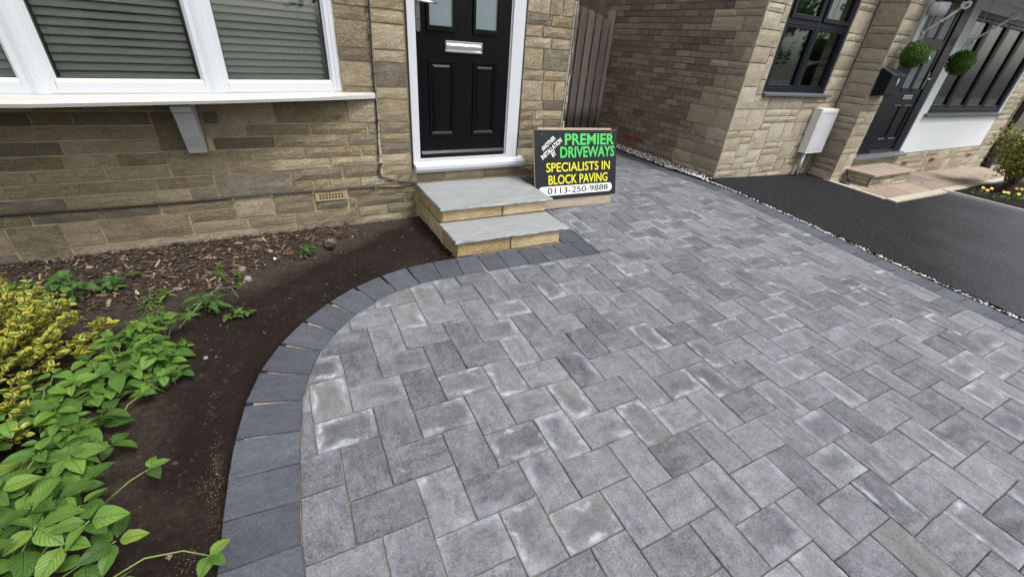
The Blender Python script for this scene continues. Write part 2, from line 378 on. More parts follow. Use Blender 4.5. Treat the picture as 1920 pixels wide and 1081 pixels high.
M['petal'] = simple('yellow_petal', (.78, .48, .01), .6, var=.1)
M['petalred'] = simple('deep_red_petal', (.14, .01, .015), .6)
M['room'] = simple('room_wall', (.34, .36, .33), .9, var=.02)
M['roomfloor'] = simple('room_floor', (.07, .06, .05), .8)
M['paper'] = simple('white_paper', (.72, .76, .80), .7)
M['bluebox'] = simple('pale_blue_card', (.42, .52, .62), .6)
M['boxgreen'] = simple('green_card', (.18, .30, .10), .6)
M['bluewhite'] = simple('blue_china', (.30, .42, .60), .3, var=.4, bscale=60)

# ---------------------------------------------------------------- the setting: ground planes
PM = Matrix(((0.99943, 0.03279, 0.00832), (-0.03225, 0.99782, -0.05751), (-0.01019, 0.05721, 0.99831)))
PM4 = PM.to_4x4()
def hw(u, v):           # the drive levels out towards the side passage
    t = max(0, v-2.4); return -.0005*0-.0425*t
def dz(x, y):           # drive height in world coordinates
    v = y/.998; return -.0083*x+.0576*y+(-.0425*max(0, v-2.4))
ground = MB().add([(-60, -80, -.9), (80, -80, -.9), (80, 60, -.9), (-60, 60, -.9)], [(0, 1, 2, 3)]).build('ground', M['ground'], kind='structure')
road = MB().add([(-60, -16, -.45), (80, -16, -.45), (80, -7, -.45), (-60, -7, -.45)], [(0, 1, 2, 3)]).build('road', M['ground'], kind='structure')

OUTER = [(-.394, -1.9), (-.394, .084), (-.387, .25), (-.379, .41), (-.362, .587), (-.330, .775), (-.272, .962), (-.180, 1.135), (-.060, 1.290), (.085, 1.430), (.245, 1.545), (.422, 1.630), (.612, 1.690), (.800, 1.715), (.97, 1.722), (1.135, 1.722)]
INNER = [(-.156, -1.9), (-.158, .076), (-.152, .232), (-.143, .39), (-.128, .545), (-.108, .709), (-.070, .862), (-.004, 1.012), (.090, 1.146), (.205, 1.262), (.337, 1.353), (.480, 1.425), (.634, 1.466), (.793, 1.484), (.95, 1.486), (1.114, 1.486)]
RIN = [(4.40, -1.9), (4.46, -.5), (4.55, 2.1), (4.52, 2.7), (4.455, 3.3), (4.43, 5.3)]
ROUT = [(4.63, -1.9), (4.69, -.5), (4.765, 2.1), (4.73, 2.7), (4.645, 3.3), (4.61, 5.3)]
def lerp_line(L, v):
    for (a, b), (c, d) in zip(L, L[1:]):
        if b <= v <= d: return a+(c-a)*(v-b)/(d-b)
    return L[0][0] if v < L[0][1] else L[-1][0]

drive = bpy.data.objects.new('driveway', None); COL.objects.link(drive); drive.matrix_world = PM4; drive['kind'] = 'structure'
# bedding / joint sand sheet
b = MB(); g = []
vsn = [-1.9+.1*i for i in range(72)]
for i, v in enumerate(vsn):
    for j in range(25):
        u0 = -.37 if v < .1 else (lerp_line([(x, y) for x, y in OUTER[:12]], min(v, 1.6))+.03 if v < 1.6 else 1.1)
        if v > 1.75: u0 = 1.15
        u1 = lerp_line(ROUT, v)-.03
        u = u0+(u1-u0)*j/24; b.v.append((u, v, hw(u, v)-.009)); b.r.append(0); b.uv.append((0, 0))
for i in range(71):
    for j in range(24):
        k = i*25+j; b.f.append((k, k+1, k+26, k+25))
b.build('joint_sand', M['sand'], drive, kind='structure')

def clip(poly, fn):
    out = []
    for i in range(len(poly)):
        p, q = poly[i-1], poly[i]; a, c = fn(p), fn(q)
        if (a >= 0) != (c >= 0):
            t = a/(a-c); out.append((p[0]+(q[0]-p[0])*t, p[1]+(q[1]-p[1])*t))
        if c >= 0: out.append(q)
    return out
def area(P): return .5*abs(sum(P[i-1][0]*P[i][1]-P[i][0]*P[i-1][1] for i in range(len(P)))) if len(P) > 2 else 0
def inset(P, d):
    n = len(P); A = sum(P[i-1][0]*P[i][1]-P[i][0]*P[i-1][1] for i in range(n))
    if A < 0: P = P[::-1]
    out = []
    for i in range(n):
        p0, p1, p2 = Vector(P[i-1]), Vector(P[i]), Vector(P[(i+1) % n])
        e1 = (p1-p0); e2 = (p2-p1)
        if e1.length < 1e-5 or e2.length < 1e-5: out.append(tuple(p1)); continue
        e1.normalize(); e2.normalize(); n1 = Vector((-e1.y, e1.x)); n2 = Vector((-e2.y, e2.x))
        bs = n1+n2; k = max(.35, 1+n1.dot(n2)); out.append(tuple(p1+bs*(d/k)))
    return out
def block(mb, P, cx, cy, ang, gap=.0017, bev=.0028, rr=None, r=None, zt=0, ux=None):
    P = inset(P, gap)
    if area(P) < .0004: return False
    # one extra point along each side makes the arris slightly uneven
    Q = []
    n = len(P)
    for i in range(n):
        a, c = P[i], P[(i+1) % n]; L = math.dist(a, c); Q.append((a[0]+r.uniform(-.0014, .0014), a[1]+r.uniform(-.0014, .0014)))
        if L > .09:
            for t in (.33, .67): Q.append((a[0]+(c[0]-a[0])*t+r.uniform(-.0014, .0014), a[1]+(c[1]-a[1])*t+r.uniform(-.0014, .0014)))
    T = inset(Q, bev); n = len(Q)
    if len(T) != n: return False
    tx, ty = r.uniform(-.014, .014), r.uniform(-.014, .014)
    def z(p, o): return hw(*p)+o+zt+(p[0]-cx)*tx+(p[1]-cy)*ty
    V = [(p[0], p[1], z(p, -.05)) for p in Q]+[(p[0], p[1], z(p, -.0032)) for p in Q]+[(p[0], p[1], z(p, 0)) for p in T]
    F = [(i, (i+1) % n, (i+1) % n+n, i+n) for i in range(n)]+[(i+n, (i+1) % n+n, (i+1) % n+2*n, i+2*n) for i in range(n)]+[tuple(range(2*n, 3*n))]
    ca, sa = math.cos(ang), math.sin(ang)
    uv = [((p[0]-cx)*ca+(p[1]-cy)*sa, -(p[0]-cx)*sa+(p[1]-cy)*ca) for p in V]
    mb.add([(p[0]-(ux[0] if ux else 0), p[1]-(ux[1] if ux else 0), p[2]) for p in V], F, rr if rr is not None else 0, uv)
    return True
curve_planes = []
for (a, c), (d, e) in zip(INNER, INNER[1:]):
    ex, ey = d-a, e-c; L = math.hypot(ex, ey); nx, ny = ey/L, -ex/L
    curve_planes.append((nx, ny, nx*a+ny*c))
cands = []
Uu = .08
for A_ in range(-60, 90):
    for B_ in range(-60, 90):
        ox, oy = 2*A_+5*B_, 2*A_-B_
        for (x0, x1, y0, y1, ang) in ((0, 3, 0, 2, 0), (3, 5, -1, 2, math.pi/2)):
            a0, a1, b0, b1 = (ox+x0)*Uu, (ox+x1)*Uu, (oy+y0)*Uu, (oy+y1)*Uu
            cx, cy = (a0+a1)/2, (b0+b1)/2
            if a1 < -.2 or a0 > 4.7 or b1 < -1.75 or b0 > 5.1: continue
            P = [(a0, b0), (a1, b0), (a1, b1), (a0, b1)]
            for nx, ny, dd in curve_planes[:-1]: P = clip(P, lambda p: p[0]*nx+p[1]*ny-dd) if cx < 1.1 else P
            rl = lambda p: lerp_line(RIN, p[1])-p[0]
            P = clip(P, rl)
            P1 = clip(P, lambda p: 1.484-p[1]) if a0 < 2.11 else P
            P2 = clip(clip(P, lambda p: p[1]-1.484), lambda p: p[0]-2.111) if a0 < 2.11 and a1 > 2.12 and b1 > 1.484 else []
            for P in (P1, P2):
              if area(P) < .0006: continue
              wp = PM @ Vector((cx, cy, 0)); dv = wp-CAM; depth = dv.dot(fw)
              px = 960+786*dv.dot(rt)/max(depth, .01); py = 540+786*dv.dot(dn)/max(depth, .01)
              vis = depth > .1 and -60 < px < 1980 and -60 < py < 1150
              score = (area(P)/depth**3 if depth > .1 else 0)*(1 if vis else .0001)
              cands.append((score, P, cx, cy, ang))
cands.sort(key=lambda c: -c[0])
stuff = MB()
r = random.Random(3)
for k, (sc, P, cx, cy, ang) in enumerate(cands):
    if k < 300:
        mb = MB()
        if block(mb, P, cx, cy, ang, r=r, zt=r.uniform(-.0018, .0018), ux=(cx, cy), rr=r.random()):
            mb.build('paver', M['paver'], drive, loc=(cx, cy, 0))
    else: block(stuff, P, cx, cy, ang, r=r, zt=r.uniform(-.0018, .0018), rr=r.random())
stuff.build('far_pavers', M['paver'], drive, kind='stuff')
# charcoal border blocks
def border_poly(P):
    cx = sum(p[0] for p in P)/4; cy = sum(p[1] for p in P)/4; mb = MB()
    ang = math.atan2(P[1][1]-P[0][1], P[1][0]-P[0][0])
    block(mb, P, cx, cy, ang, gap=.0017, r=r, zt=.0005, ux=(cx, cy), rr=r.random())
    mb.build('border_block', M['border'], drive, loc=(cx, cy, 0))
n0 = 11
vv = [.084-.166*i for i in range(n0)]
for i in range(n0-1): border_poly([(-.394, vv[i+1]), (-.157, vv[i+1]-.006), (-.157, vv[i]-.006), (-.394, vv[i])])
for i in range(1, len(OUTER)-1):
    o1, o2, i1, i2 = OUTER[i], OUTER[i+1], INNER[i], INNER[i+1]
    k = .06 if 3 < i < 12 else 0           # tapering joint, open on the outside of the bend
    def mixp(a, c, t): return (a[0]+(c[0]-a[0])*t, a[1]+(c[1]-a[1])*t)
    border_poly([i1, mixp(o1, o2, k*.5), mixp(o2, o1, k*.9), i2])
xs = [1.135, 1.300, 1.466, 1.632, 1.798, 1.964, 2.108]
for a, c in zip(xs, xs[1:]): border_poly([(a, 1.484), (c, 1.484), (c, 1.724), (a, 1.724)])
ys = [1.728, 1.89, 2.055, 2.22, 2.385, 2.55]
for a, c in zip(ys, ys[1:]): border_poly([(1.90, a), (2.108, a), (2.108, c), (1.90, c)])
v = -1.8
while v < 5.1:
    v2 = v+.163
    border_poly([(lerp_line(RIN, v), v), (lerp_line(ROUT, v), v), (lerp_line(ROUT, v2), v2), (lerp_line(RIN, v2), v2)]); v = v2

# tarmac drive next door
def tz(x, y): return .104-.040*(min(x, 9)-5.056)-.028*max(0, x-9)+.0575*(min(y, 2.7)-2.652)
b = MB(); nx_, ny_ = 40, 30
for i in range(ny_+1):
    for j in range(nx_+1):
        y = -7+(9.85)*i/ny_; v = max(-1.9, y); xl = lerp_line(ROUT, v)*1.0-.0+.0325*y+.075+.012*math.sin(y*9)
        if y > 2.4: xl = 4.95
        x = xl+(16-xl)*(j/nx_)**1.6
        b.v.append((x, y, tz(x, y)+.004)); b.r.append(0); b.uv.append((0, 0))
for i in range(ny_):
    for j in range(nx_):
        k = i*(nx_+1)+j; b.f.append((k, k+1, k+nx_+2, k+nx_+1))
b.build('tarmac_driveway', M['tarmac'], kind='structure')
# shallow bed of earth under the gravel joint
b = MB()
for y in [-2+.25*i for i in range(30)]:
    x = lerp_line(ROUT, y)+.0325*min(y, 5)-.02
    x2 = x+.17 if y < 2.45 else 5.10
    for xx in (x, x2): b.v.append((xx, y, dz(xx, y)-.014)); b.r.append(0); b.uv.append((0, 0))
for i in range(29): b.f.append((2*i, 2*i+1, 2*i+3, 2*i+2))
b.build('gravel_bed', M['soil'], kind='structure')
def pebble(mb, x, y, z, s, rr, r, squash=.7):
    rot = Matrix.Rotation(r.uniform(0, 6.28), 3, 'Z') @ Matrix.Rotation(r.uniform(-.5, .5), 3, 'X')
    a, c, d = s*r.uniform(.7, 1.2), s*r.uniform(.5, .95), s*squash*r.uniform(.5, .9)
    V = [Vector((a, 0, 0)), Vector((.3*a, c, 0)), Vector((-a, .2*c, 0)), Vector((-.2*a, -c, 0)), Vector((0.1*a, .1*c, d)), Vector((0, 0, -d))]
    V = [rot @ q+Vector((x, y, z)) for q in V]
    mb.add(V, [(0, 1, 4), (1, 2, 4), (2, 3, 4), (3, 0, 4), (1, 0, 5), (2, 1, 5), (3, 2, 5), (0, 3, 5)], rr)
b = MB(); r = random.Random(11)
for i in range(1500):            # wide strip by the brick wall
    y = r.uniform(2.62, 5.15); x0 = lerp_line(ROUT, y)+.0325*y+.012; x = r.uniform(x0, 5.05)
    if y < 2.95 and x > 4.98 and r.random() < .8: continue
    pebble(b, x, y, dz(x, y)+.004+r.uniform(0, .016), r.uniform(.009, .019), r.random(), r)
for i in range(1150):             # narrow joint along the tarmac
    y = r.uniform(-1.8, 2.65); x0 = lerp_line(ROUT, y)+.0325*y+.010
    if mn.noise(Vector((0, y*2.3, 5))) < -.28 and r.random() < .7: continue
    x = x0+abs(r.gauss(0, .020))
    pebble(b, x, y, dz(x, y)+.001+r.uniform(0, .010), r.uniform(.008, .015), r.random()*.6+.4 if r.random() < .8 else .1, r)
b.build('white_gravel', M['pebble'], kind='stuff')

# flower bed
def bedz(x, y):
    # distance to the border's outer edge, negative inside the drive
    best = 9
    for i in range(len(OUTER)-1):
        a, c = Vector(OUTER[i]), Vector(OUTER[i+1]); p = Vector((x, y-0)); t = max(0, min(1, (p-a).dot(c-a)/(c-a).length_squared))
        q = a+(c-a)*t; d = (p-q).length
        if d < abs(best):
            n = Vector((-(c-a).y, (c-a).x)).normalized(); best = d if (p-q).dot(n) >= 0 else -d
    zb = dz(x, y)-.016
    base = .026+.028*max(0, min(1, (x-.35)/.5))+.02*mn.noise(Vector((x*1.3, y*1.3, 2)))
    if y > 2.45: base = base*(1-(y-2.45)/.3)+.028*(y-2.45)/.3
    if best < 0: return min(zb, base)-.03
    t = min(1, best/.22); t = t*t*(3-2*t)
    z = zb*(1-t)+base*t
    if y < -.2: z = zb*(1-t)+t*(zb-.01)
    return z+.006*mn.noise(Vector((x*9, y*9, 1)))+.007*mn.noise(Vector((x*27, y*27, 3)))+.006*mn.noise(Vector((x*60, y*60, 7)))
b = MB(); NX, NY = 230, 230
X0, X1, Y0, Y1 = -2.9, 1.16, -1.9, 2.75
for i in range(NY+1):
    for j in range(NX+1):
        x = X0+(X1-X0)*(j/NX)**.75; y = Y0+(Y1-Y0)*i/NY
        b.v.append((x, y, bedz(x, y))); b.r.append(0); b.uv.append((0, 0))
for i in range(NY):
    for j in range(NX):
        k = i*(NX+1)+j; b.f.append((k, k+1, k+NX+2, k+NX+1))
b.build('flower_bed', M['soil'], kind='structure', smooth=True)
b = MB(); r = random.Random(5)
for i in range(9000):
    x, y = r.uniform(-1.2, 1.05), r.uniform(-.2, 2.6)
    z = bedz(x, y)
    if x > -.37 and y < 1.2: continue
    pebble(b, x, y, z+.001, r.choice((.0015, .002, .0025, .003, .004, .006, .009))*r.uniform(.7, 1.5), r.random(), r, 1)
b.build('soil_crumbs', M['clod'], kind='stuff')
b = MB()
for cx_, cy_, sx_, sy_, n_ in ((-.402, .50, .010, .09, 420), (-.43, .44, .02, .03, 160), (-.43, .82, .012, .05, 120), (-.47, .16, .03, .03, 160), (-.40, .27, .01, .06, 60), (-.34, 1.05, .015, .03, 60)):
    for i in range(n_//2):
        x, y = r.gauss(cx_, sx_), r.gauss(cy_, sy_)
        pebble(b, x, y, bedz(x, y)+.002, r.uniform(.0007, .0020), r.random(), r, .8)
b.build('spilt_sand', rndcol('spilt_sand', ((0, (.30, .22, .13)), (1, (.42, .33, .21)))), kind='stuff')
b = MB()
for i in range(500):      # crumbs of earth and grit lying on the blocks
    k_ = r.randrange(0, len(OUTER)-1); (x0_, y0_), (x1_, y1_) = OUTER[k_], OUTER[k_+1]; t = r.random(); o_ = abs(r.gauss(0, .03))
    nx_0, ny_0 = (y1_-y0_), -(x1_-x0_); ln = math.hypot(nx_0, ny_0); u_, v_ = x0_+(x1_-x0_)*t+nx_0/ln*o_, y0_+(y1_-y0_)*t+ny_0/ln*o_
    wp = PM @ Vector((u_, v_, .001)); pebble(b, wp.x, wp.y, wp.z, r.uniform(.0008, .0028), r.random(), r, .8)
b.build('spilt_earth', M['clod'], kind='stuff')
# bark mulch along the wall
b = MB(); r = random.Random(9); cnt = 0
while cnt < 9000:
    x, y = r.uniform(-2.6, .50), r.uniform(1.5, 2.69)
    lim = 2.16+.62*max(0, (x+.15))*1.0+.12*mn.noise(Vector((x*3, 0, 0)))
    if x < -.3: lim = 1.95+.12*mn.noise(Vector((x*4, 1, 0)))-.2*min(1, max(0, -x-.8))
    if y < lim+r.gauss(0, .05): continue
    cnt += 1
    L = r.choice((.005, .007, .010, .014, .020, .032))*r.uniform(.6, 1.2); wd = L*r.uniform(.14, .38); th = r.uniform(.001, .004)
    m4 = Matrix.Translation((x, y, bedz(x, y)+.002+r.uniform(0, .014))) @ Matrix.Rotation(r.uniform(0, 6.28), 4, 'Z') @ Matrix.Rotation(r.gauss(0, .3), 4, 'X') @ Matrix.Rotation(r.gauss(0, .28), 4, 'Y')
    V = [m4 @ Vector(q) for q in ((-L, -wd*.6, 0), (L*.8, -wd, 0), (L, wd*.7, 0), (-L*.8, wd, 0), (-L*.9, -wd*.4, th), (L*.75, -wd*.8, th), (L*.9, wd*.5, th), (-L*.7, wd*.8, th))]
    b.add(V, [(0, 3, 2, 1), (4, 5, 6, 7), (0, 1, 5, 4), (1, 2, 6, 5), (2, 3, 7, 6), (3, 0, 4, 7)], r.random())
b.build('bark_mulch', M['bark'], kind='stuff')

# ---------------------------------------------------------------- stonework
def stone_piece(name, x0, x1, z0, z1, mat, parent, frame, r, joint=.011, proud=.012, rough=.006, depth=.05, nx=None):
    """split faced stone; frame maps (along, up, out) to the wall"""
    j = joint/2; x0 += j; x1 -= j; z0 += j; z1 -= j
    if x1-x0 < .015 or z1-z0 < .015: return None
    nx = nx or max(2, min(5, int((x1-x0)/.06))); nz = 2 if z1-z0 < .1 else 3
    V = []; F = []; sd_ = r.uniform(0, 99)
    for iz in range(nz+1):
        for ix in range(nx+1):
            fx, fz = ix/nx, iz/nz; e = (ix in (0, nx)) or (iz in (0, nz))
            x = x0+(x1-x0)*fx+(r.uniform(-.003, .003)); z = z0+(z1-z0)*fz+r.uniform(-.002, .002)
            d = (0.0 if e else proud)+rough*mn.noise(Vector((x*14+sd_, z*14, 0)))+(-.002 if e else 0)
            V.append((x, z, d))
    n = len(V); W = nx+1
    for iz in range(nz):
        for ix in range(nx):
            k = iz*W+ix; F.append((k, k+1, k+W+1, k+W))
    ring = [ix for ix in range(W)]+[iz*W+nx for iz in range(1, nz+1)]+[nz*W+ix for ix in range(nx-1, -1, -1)]+[iz*W for iz in range(nz-1, 0, -1)]
    for k in ring: V.append((V[k][0], V[k][1], -depth))
    m = len(ring)
    for i in range(m): F.append((ring[i], n+i, n+(i+1) % m, ring[(i+1) % m]))
    mb = MB(); c = ((x0+x1)/2, (z0+z1)/2); o = frame(c[0], c[1], 0)
    mb.add([Vector(frame(*p))-Vector(o) for p in V], F, r.random())
    return mb.build(name, mat, parent, loc=o)

YW = 2.689
fL = lambda a, z, o: (a, YW-o, z)
house = thing('stone_house', 'tan gritstone house with a black front door and a white bay window, at the left', 'house', (-.4, 3, 0))
def hb(mb, name, mat, **k):
    o = mb.build(name, mat, house, **k); o.location = Vector(o.location)-house.location; return o
house_off = house.location.copy()
class Sub:   # parent wrapper so children can be given in world coordinates
    pass
def sub(name, mb, mat, parent, **k):
    """mesh built in world coordinates, re-based to its parent's origin"""
    org = parent.matrix_world.translation if not parent.parent else None
    o = mb.build(name, mat, parent, **k)
    return o
house.location = (0, 0, 0)
YB = YW+.012
b = MB()
b.box(-4.2, -1.95, YB, YB+.25, -.4, 5.2); b.box(-1.95, .546, YB, YB+.25, -.4, 1.0); b.box(-1.95, .546, YB, YB+.25, 2.35, 5.2)
b.box(.546, 1.044, YB, YB+.25, -.4, 5.2); b.box(1.044, 2.052, YB, YB+.25, -.4, .43); b.box(1.044, 2.052, YB, YB+.25, 2.62, 5.2)
b.box(2.052, 2.53, YB, YB+.25, -.4, 5.2); b.box(2.30, 2.53, YB+.25, 9.5, -.4, 5.2)
wall = b.build('wall', M['mortar'], house)
Z = lambda k: .18+.0835*k
stones = []
def row(k, xs, h=1):
    for a, c in zip(xs, xs[1:]): stones.append((a, c, Z(k), Z(k+h)))
CBL = .775      # old mortar seam beside the cable
row(9, [-2.6, -2.1, -1.6, -1.15, -.93]); row(8, [-2.5, -1.95, -1.47, -1.18, -1.0, -.63]) ; stones.append((-.63, -.36, Z(6), Z(9)))
row(9, [-.93, -.6, -.36, .068]); row(8, [-.36, -.268, .068]); stones.append((.068, .56, Z(8), Z(10))); stones.append((.56, CBL, Z(8), Z(10)))
row(7, [-2.55, -2.0, -1.66, -1.36, -.86, -.63]); row(7, [-.36, -.128, .287, .70, CBL])
row(6, [-2.4, -1.9, -1.53, -1.10, -.63]); row(6, [-.36, -.355+.02, .044, .538, CBL])
row(5, [-2.5, -2.05, -1.62, -1.124, -.873, -.618]); row(5, [-.284, -.112, .223, .634, CBL])
row(4, [-2.3, -1.75, -1.28, -.949, -.624]); stones.append((-.618, -.284, Z(4), Z(6)))
row(4, [-.284, -.028, .387, CBL])
row(3, [-2.2, -1.85, -1.442, -1.112, -.717, -.388]); row(2, [-2.4, -1.95, -1.55, -1.2, -.80, -.55, -.386])
stones.append((-.387, .10, Z(2), Z(4))); row(3, [.10, .474, CBL]); row(2, [.10, .25, .36, .6, CBL])
row(1, [-2.3, -1.8, -1.392, -1.05, -.743, -.31]); stones.append((-.308, -.055, Z(0), Z(2))); row(1, [-.055, .232]); row(0, [-.055, .232, .488]); row(1, [.49, .72, 1.05])
stones.append((-1.9, -1.53, Z(-1), Z(1))); stones.append((-1.53, -1.278, Z(-2), Z(1)))
stones += [(-1.278, -1.09, Z(0)+.0, Z(1)), (-1.278, -1.09, Z(-1), Z(0))]; stones.append((-1.09, -.60, Z(-1), Z(1)))
row(0, [-.60, -.308]); row(-1, [-.60, -.25, .074]); stones.append((.074, .56, Z(-1.9), Z(0)))
row(-2, [-2.4, -1.9, -1.53]); row(-2, [-1.278, -.957, -.5, -.2, .074]); row(-3, [-2.5, -1.9, -1.4, -1.0, -.6, -.2, .074, .5, .9])
row(0, [.488, .55, .97, 1.05]); row(-1, [.56, .80, 1.06]); row(-2, [.56, .92, 1.06])
# between the seam and the door
for a, c in ((3.0, 3.9), (3.9, 5.05), (5.05, 6.05), (6.05, 7), (7, 8), (8, 10), (10, 11), (11, 13), (13, 14), (14, 16), (16, 17), (17, 19), (19, 20), (20, 22), (22, 23), (23, 25), (25, 27), (27, 28)):
    stones.append((CBL+.012, 1.034, Z(a), Z(c)))
row(2, [CBL, .9, 1.034])
for a, c in ((10, 11), (11, 13), (13, 14), (14, 16), (16, 17), (17, 19), (19, 20), (20, 22), (22, 24), (24, 25)):
    stones.append((.546, CBL, Z(a), Z(c)))
# right of the door
seq = [(-2, 0), (0, 1), (1, 2), (2, 3), (3, 5), (5, 6), (6, 7), (7, 8), (8, 9), (9, 10), (10, 12), (12, 13), (13, 15), (15, 16), (16, 17), (17, 18), (18, 20), (20, 21), (21, 23), (23, 25)]
for i, (a, c) in enumerate(seq):
    m = 2.052+(.25 if i % 2 else .20)+.03*math.sin(i*2.1)
    stones.append((2.057, m, Z(a), Z(c)))
    if c-a == 2 and i % 3: stones += [(m, m+.13, Z(a), Z(c)), (m+.13, 2.532, Z(a), Z(c))]
    else: stones.append((m, 2.532, Z(a), Z(c)))
# under the door sill
stones += [(1.075, 1.33, .352, .425), (1.33, 1.72, .352, .425), (1.72, 2.06, .352, .425)]
r = random.Random(21)
for a, c, d, e in stones:
    if (a < .25 and c > .24 and d < .34 and e > .27 and a > .05): pass
    rgh = .008 if a > .0 else .005
    stone_piece('stone', a, c, d, e, M['stone'], wall, fL, r, joint=.013, proud=rgh*.7, rough=rgh)
# flaking mortar at the gable corner
b = MB(); r = random.Random(2)
z = .05
while z < 2.6:
    h = r.uniform(.03, .10); b.box(2.528, 2.548+r.uniform(0, .02), YW-.006+r.uniform(-.004, .004), YW+.06, z, z+h-.006, r.random()); z += h
b.build('corner_mortar', M['mortar_old'], wall, bevel=.003)
b = MB(); z = .36
while z < 2.4:
    h = r.uniform(.04, .12); b.box(CBL-.006, CBL+.013+r.uniform(-.004, .006), YW-.003+r.uniform(-.003, .002), YW+.02, z, z+h-.01, r.random()); z += h
b.build('mortar_seam', M['mortar_grey'], wall)
# air brick
vb = MB(); x0, x1, z0, z1 = .242, .482, .258, .335
vb.box(x0, x1, YW-.008, YW+.05, z0, z1)
vent = vb.build('air_brick', M['vent'], house, bevel=.003)
hb_ = MB()
for i in range(8):
    for k in range(2):
        xx = x0+.030+i*.0235; zz_ = z0+.020+k*.022; hb_.box(xx, xx+.013, YW-.0095, YW-.0075, zz_, zz_+.013)
hb_.build('vent_holes', M['dark'], vent)

# front door
dr = MB(); X0d, X1d = 1.114, 1.918; YD0 = YW+.014
def panel_door():
    b = MB(); z0, z1 = .556, 2.53
    b.box(X0d, X1d, YD0+.004, YD0+.045, z0, z1)
    # stiles and rails proud of the field
    px = [(X0d, 1.205), (1.425, 1.585), (1.805, X1d)]
    for a, c in px: b.box(a, c, YD0-.004, YD0+.004, z0, z1)
    for a, c in ((z0, .735), (1.303, 1.515), (2.40, z1)): b.box(1.205, 1.425, YD0-.004, YD0+.004, a, c); b.box(1.585, 1.805, YD0-.004, YD0+.004, a, c)
    o = b.build('door', M['door'], house)
    for a, c in ((1.205, 1.425), (1.585, 1.805)):
        m = MB(); e, f = .735, 1.303
        def ring(d0, y0, d1, y1):
            A = [(a+d0, y0, e+d0), (c-d0, y0, e+d0), (c-d0, y0, f-d0), (a+d0, y0, f-d0)]
            B = [(a+d1, y1, e+d1), (c-d1, y1, e+d1), (c-d1, y1, f-d1), (a+d1, y1, f-d1)]
            m.add(A+B, [(i, (i+1) % 4, (i+1) % 4+4, i+4) for i in range(4)])
        ring(0, YD0-.004, .004, YD0-.016); ring(.004, YD0-.016, .018, YD0-.013); ring(.018, YD0-.013, .032, YD0+.001); ring(.032, YD0+.001, .050, YD0-.008)
        m.add([(a+.05, YD0-.008, e+.05), (c-.05, YD0-.008, e+.05), (c-.05, YD0-.008, f-.05), (a+.05, YD0-.008, f-.05)], [(0, 1, 2, 3)])
        m.build('door_panel', M['door'], o)
    for a, c in ((1.205, 1.425), (1.585, 1.805)):
        g_ = MB(); g_.box(a+.014, c-.014, YD0-.003, YD0+.001, 1.53, 2.36); g_.build('frosted_pane', M['frosted'], o)
        m = MB()
        for q in ((a-.008, a+.016, 1.50, 2.39), (c-.016, c+.008, 1.50, 2.39)): m.prism([(q[0], q[2]), (q[1], q[2]+.02), (q[1], q[3]-.02), (q[0], q[3])] if q[0] < a else [(q[0], q[2]+.02), (q[1], q[2]), (q[1], q[3]), (q[0], q[3]-.02)], YD0-.020, YD0-.004)
        m.prism([(a-.008, 1.495), (c+.008, 1.495), (c-.012, 1.532), (a+.012, 1.532)], YD0-.0205, YD0-.004)
        m.prism([(a+.012, 2.36), (c-.012, 2.36), (c+.008, 2.395), (a-.008, 2.395)], YD0-.0205, YD0-.004)
        m.build('glazing_bead', M['door'], o, bevel=.004)
    wb = MB(); wb.prism([(YD0-.006, .565), (YD0-.030, .570), (YD0-.026, .590), (YD0-.006, .612)], X0d+.008, X1d-.008, ax='x'); wb.build('weather_bar', M['door'], o, bevel=.003)
    lt = MB(); lx0, lx1, lz0, lz1 = 1.345, 1.662, 1.360, 1.438
    lt.box(lx0, lx1, YD0-.018, YD0-.006, lz0, lz0+.012); lt.box(lx0, lx1, YD0-.018, YD0-.006, lz1-.012, lz1); lt.box(lx0, lx0+.012, YD0-.0175, YD0-.006, lz0+.012, lz1-.012); lt.box(lx1-.012, lx1, YD0-.0175, YD0-.006, lz0+.012, lz1-.012)
    lt.prism([(YD0-.006, lz0+.012), (YD0-.012, lz0+.014), (YD0-.019, lz1-.030), (YD0-.012, lz1-.012), (YD0-.006, lz1-.012)], lx0+.012, lx1-.012, ax='x')
    lt.build('letterbox', M['metal'], o, bevel=.0015)
    hd = MB(); hd.prism([(1.133+.0165*math.cos(t), 1.495+.016*math.sin(t)) for t in [math.pi+math.pi*i/8 for i in range(9)]]+[(1.1495, 1.72), (1.1165, 1.72)], YD0-.016, YD0-.004)
    hd.build('handle_plate', M['metal_dull'], o, bevel=.003)
    hd = MB(); hd.tube([(1.131, YD0-.016, 1.673), (1.131, YD0-.058, 1.673), (1.15, YD0-.066, 1.673), (1.20, YD0-.068, 1.672), (1.262, YD0-.064, 1.668)], .0085, 10)
    hd.build('lever', M['metal'], o, smooth=True)
    hd = MB(); hd.lathe([(.009, 0), (.009, .008)], (0, 0, 0), 14)
    k = hd.build('lock', M['metal'], o); k.matrix_local = Matrix.Translation((1.131, YD0-.015, 1.563)) @ Matrix.Rotation(R(90), 4, 'X')
panel_door()
fr = MB()
def profile_leg(m, xa, xb, z0, z1, flip):
    m.box(xa, xb, YW-.004, YW+.075, z0, z1)
fr = MB(); fr.box(1.047, 1.110, YW-.010, YW+.08, .532, 2.60); fr.box(1.110, 1.1135, YW+.006, YW+.08, .54, 2.60)
fr.box(1.930, 2.043, YW-.010, YW+.08, .532, 2.60); fr.box(1.9185, 1.930, YW+.006, YW+.08, .54, 2.60); fr.box(1.110, 1.930, YW-.009, YW+.08, 2.545, 2.60)
fr.box(1.110, 1.930, YW-.006, YW+.08, .5325, .553)
dfr = fr.build('door_frame', M['white'], house, bevel=.004)
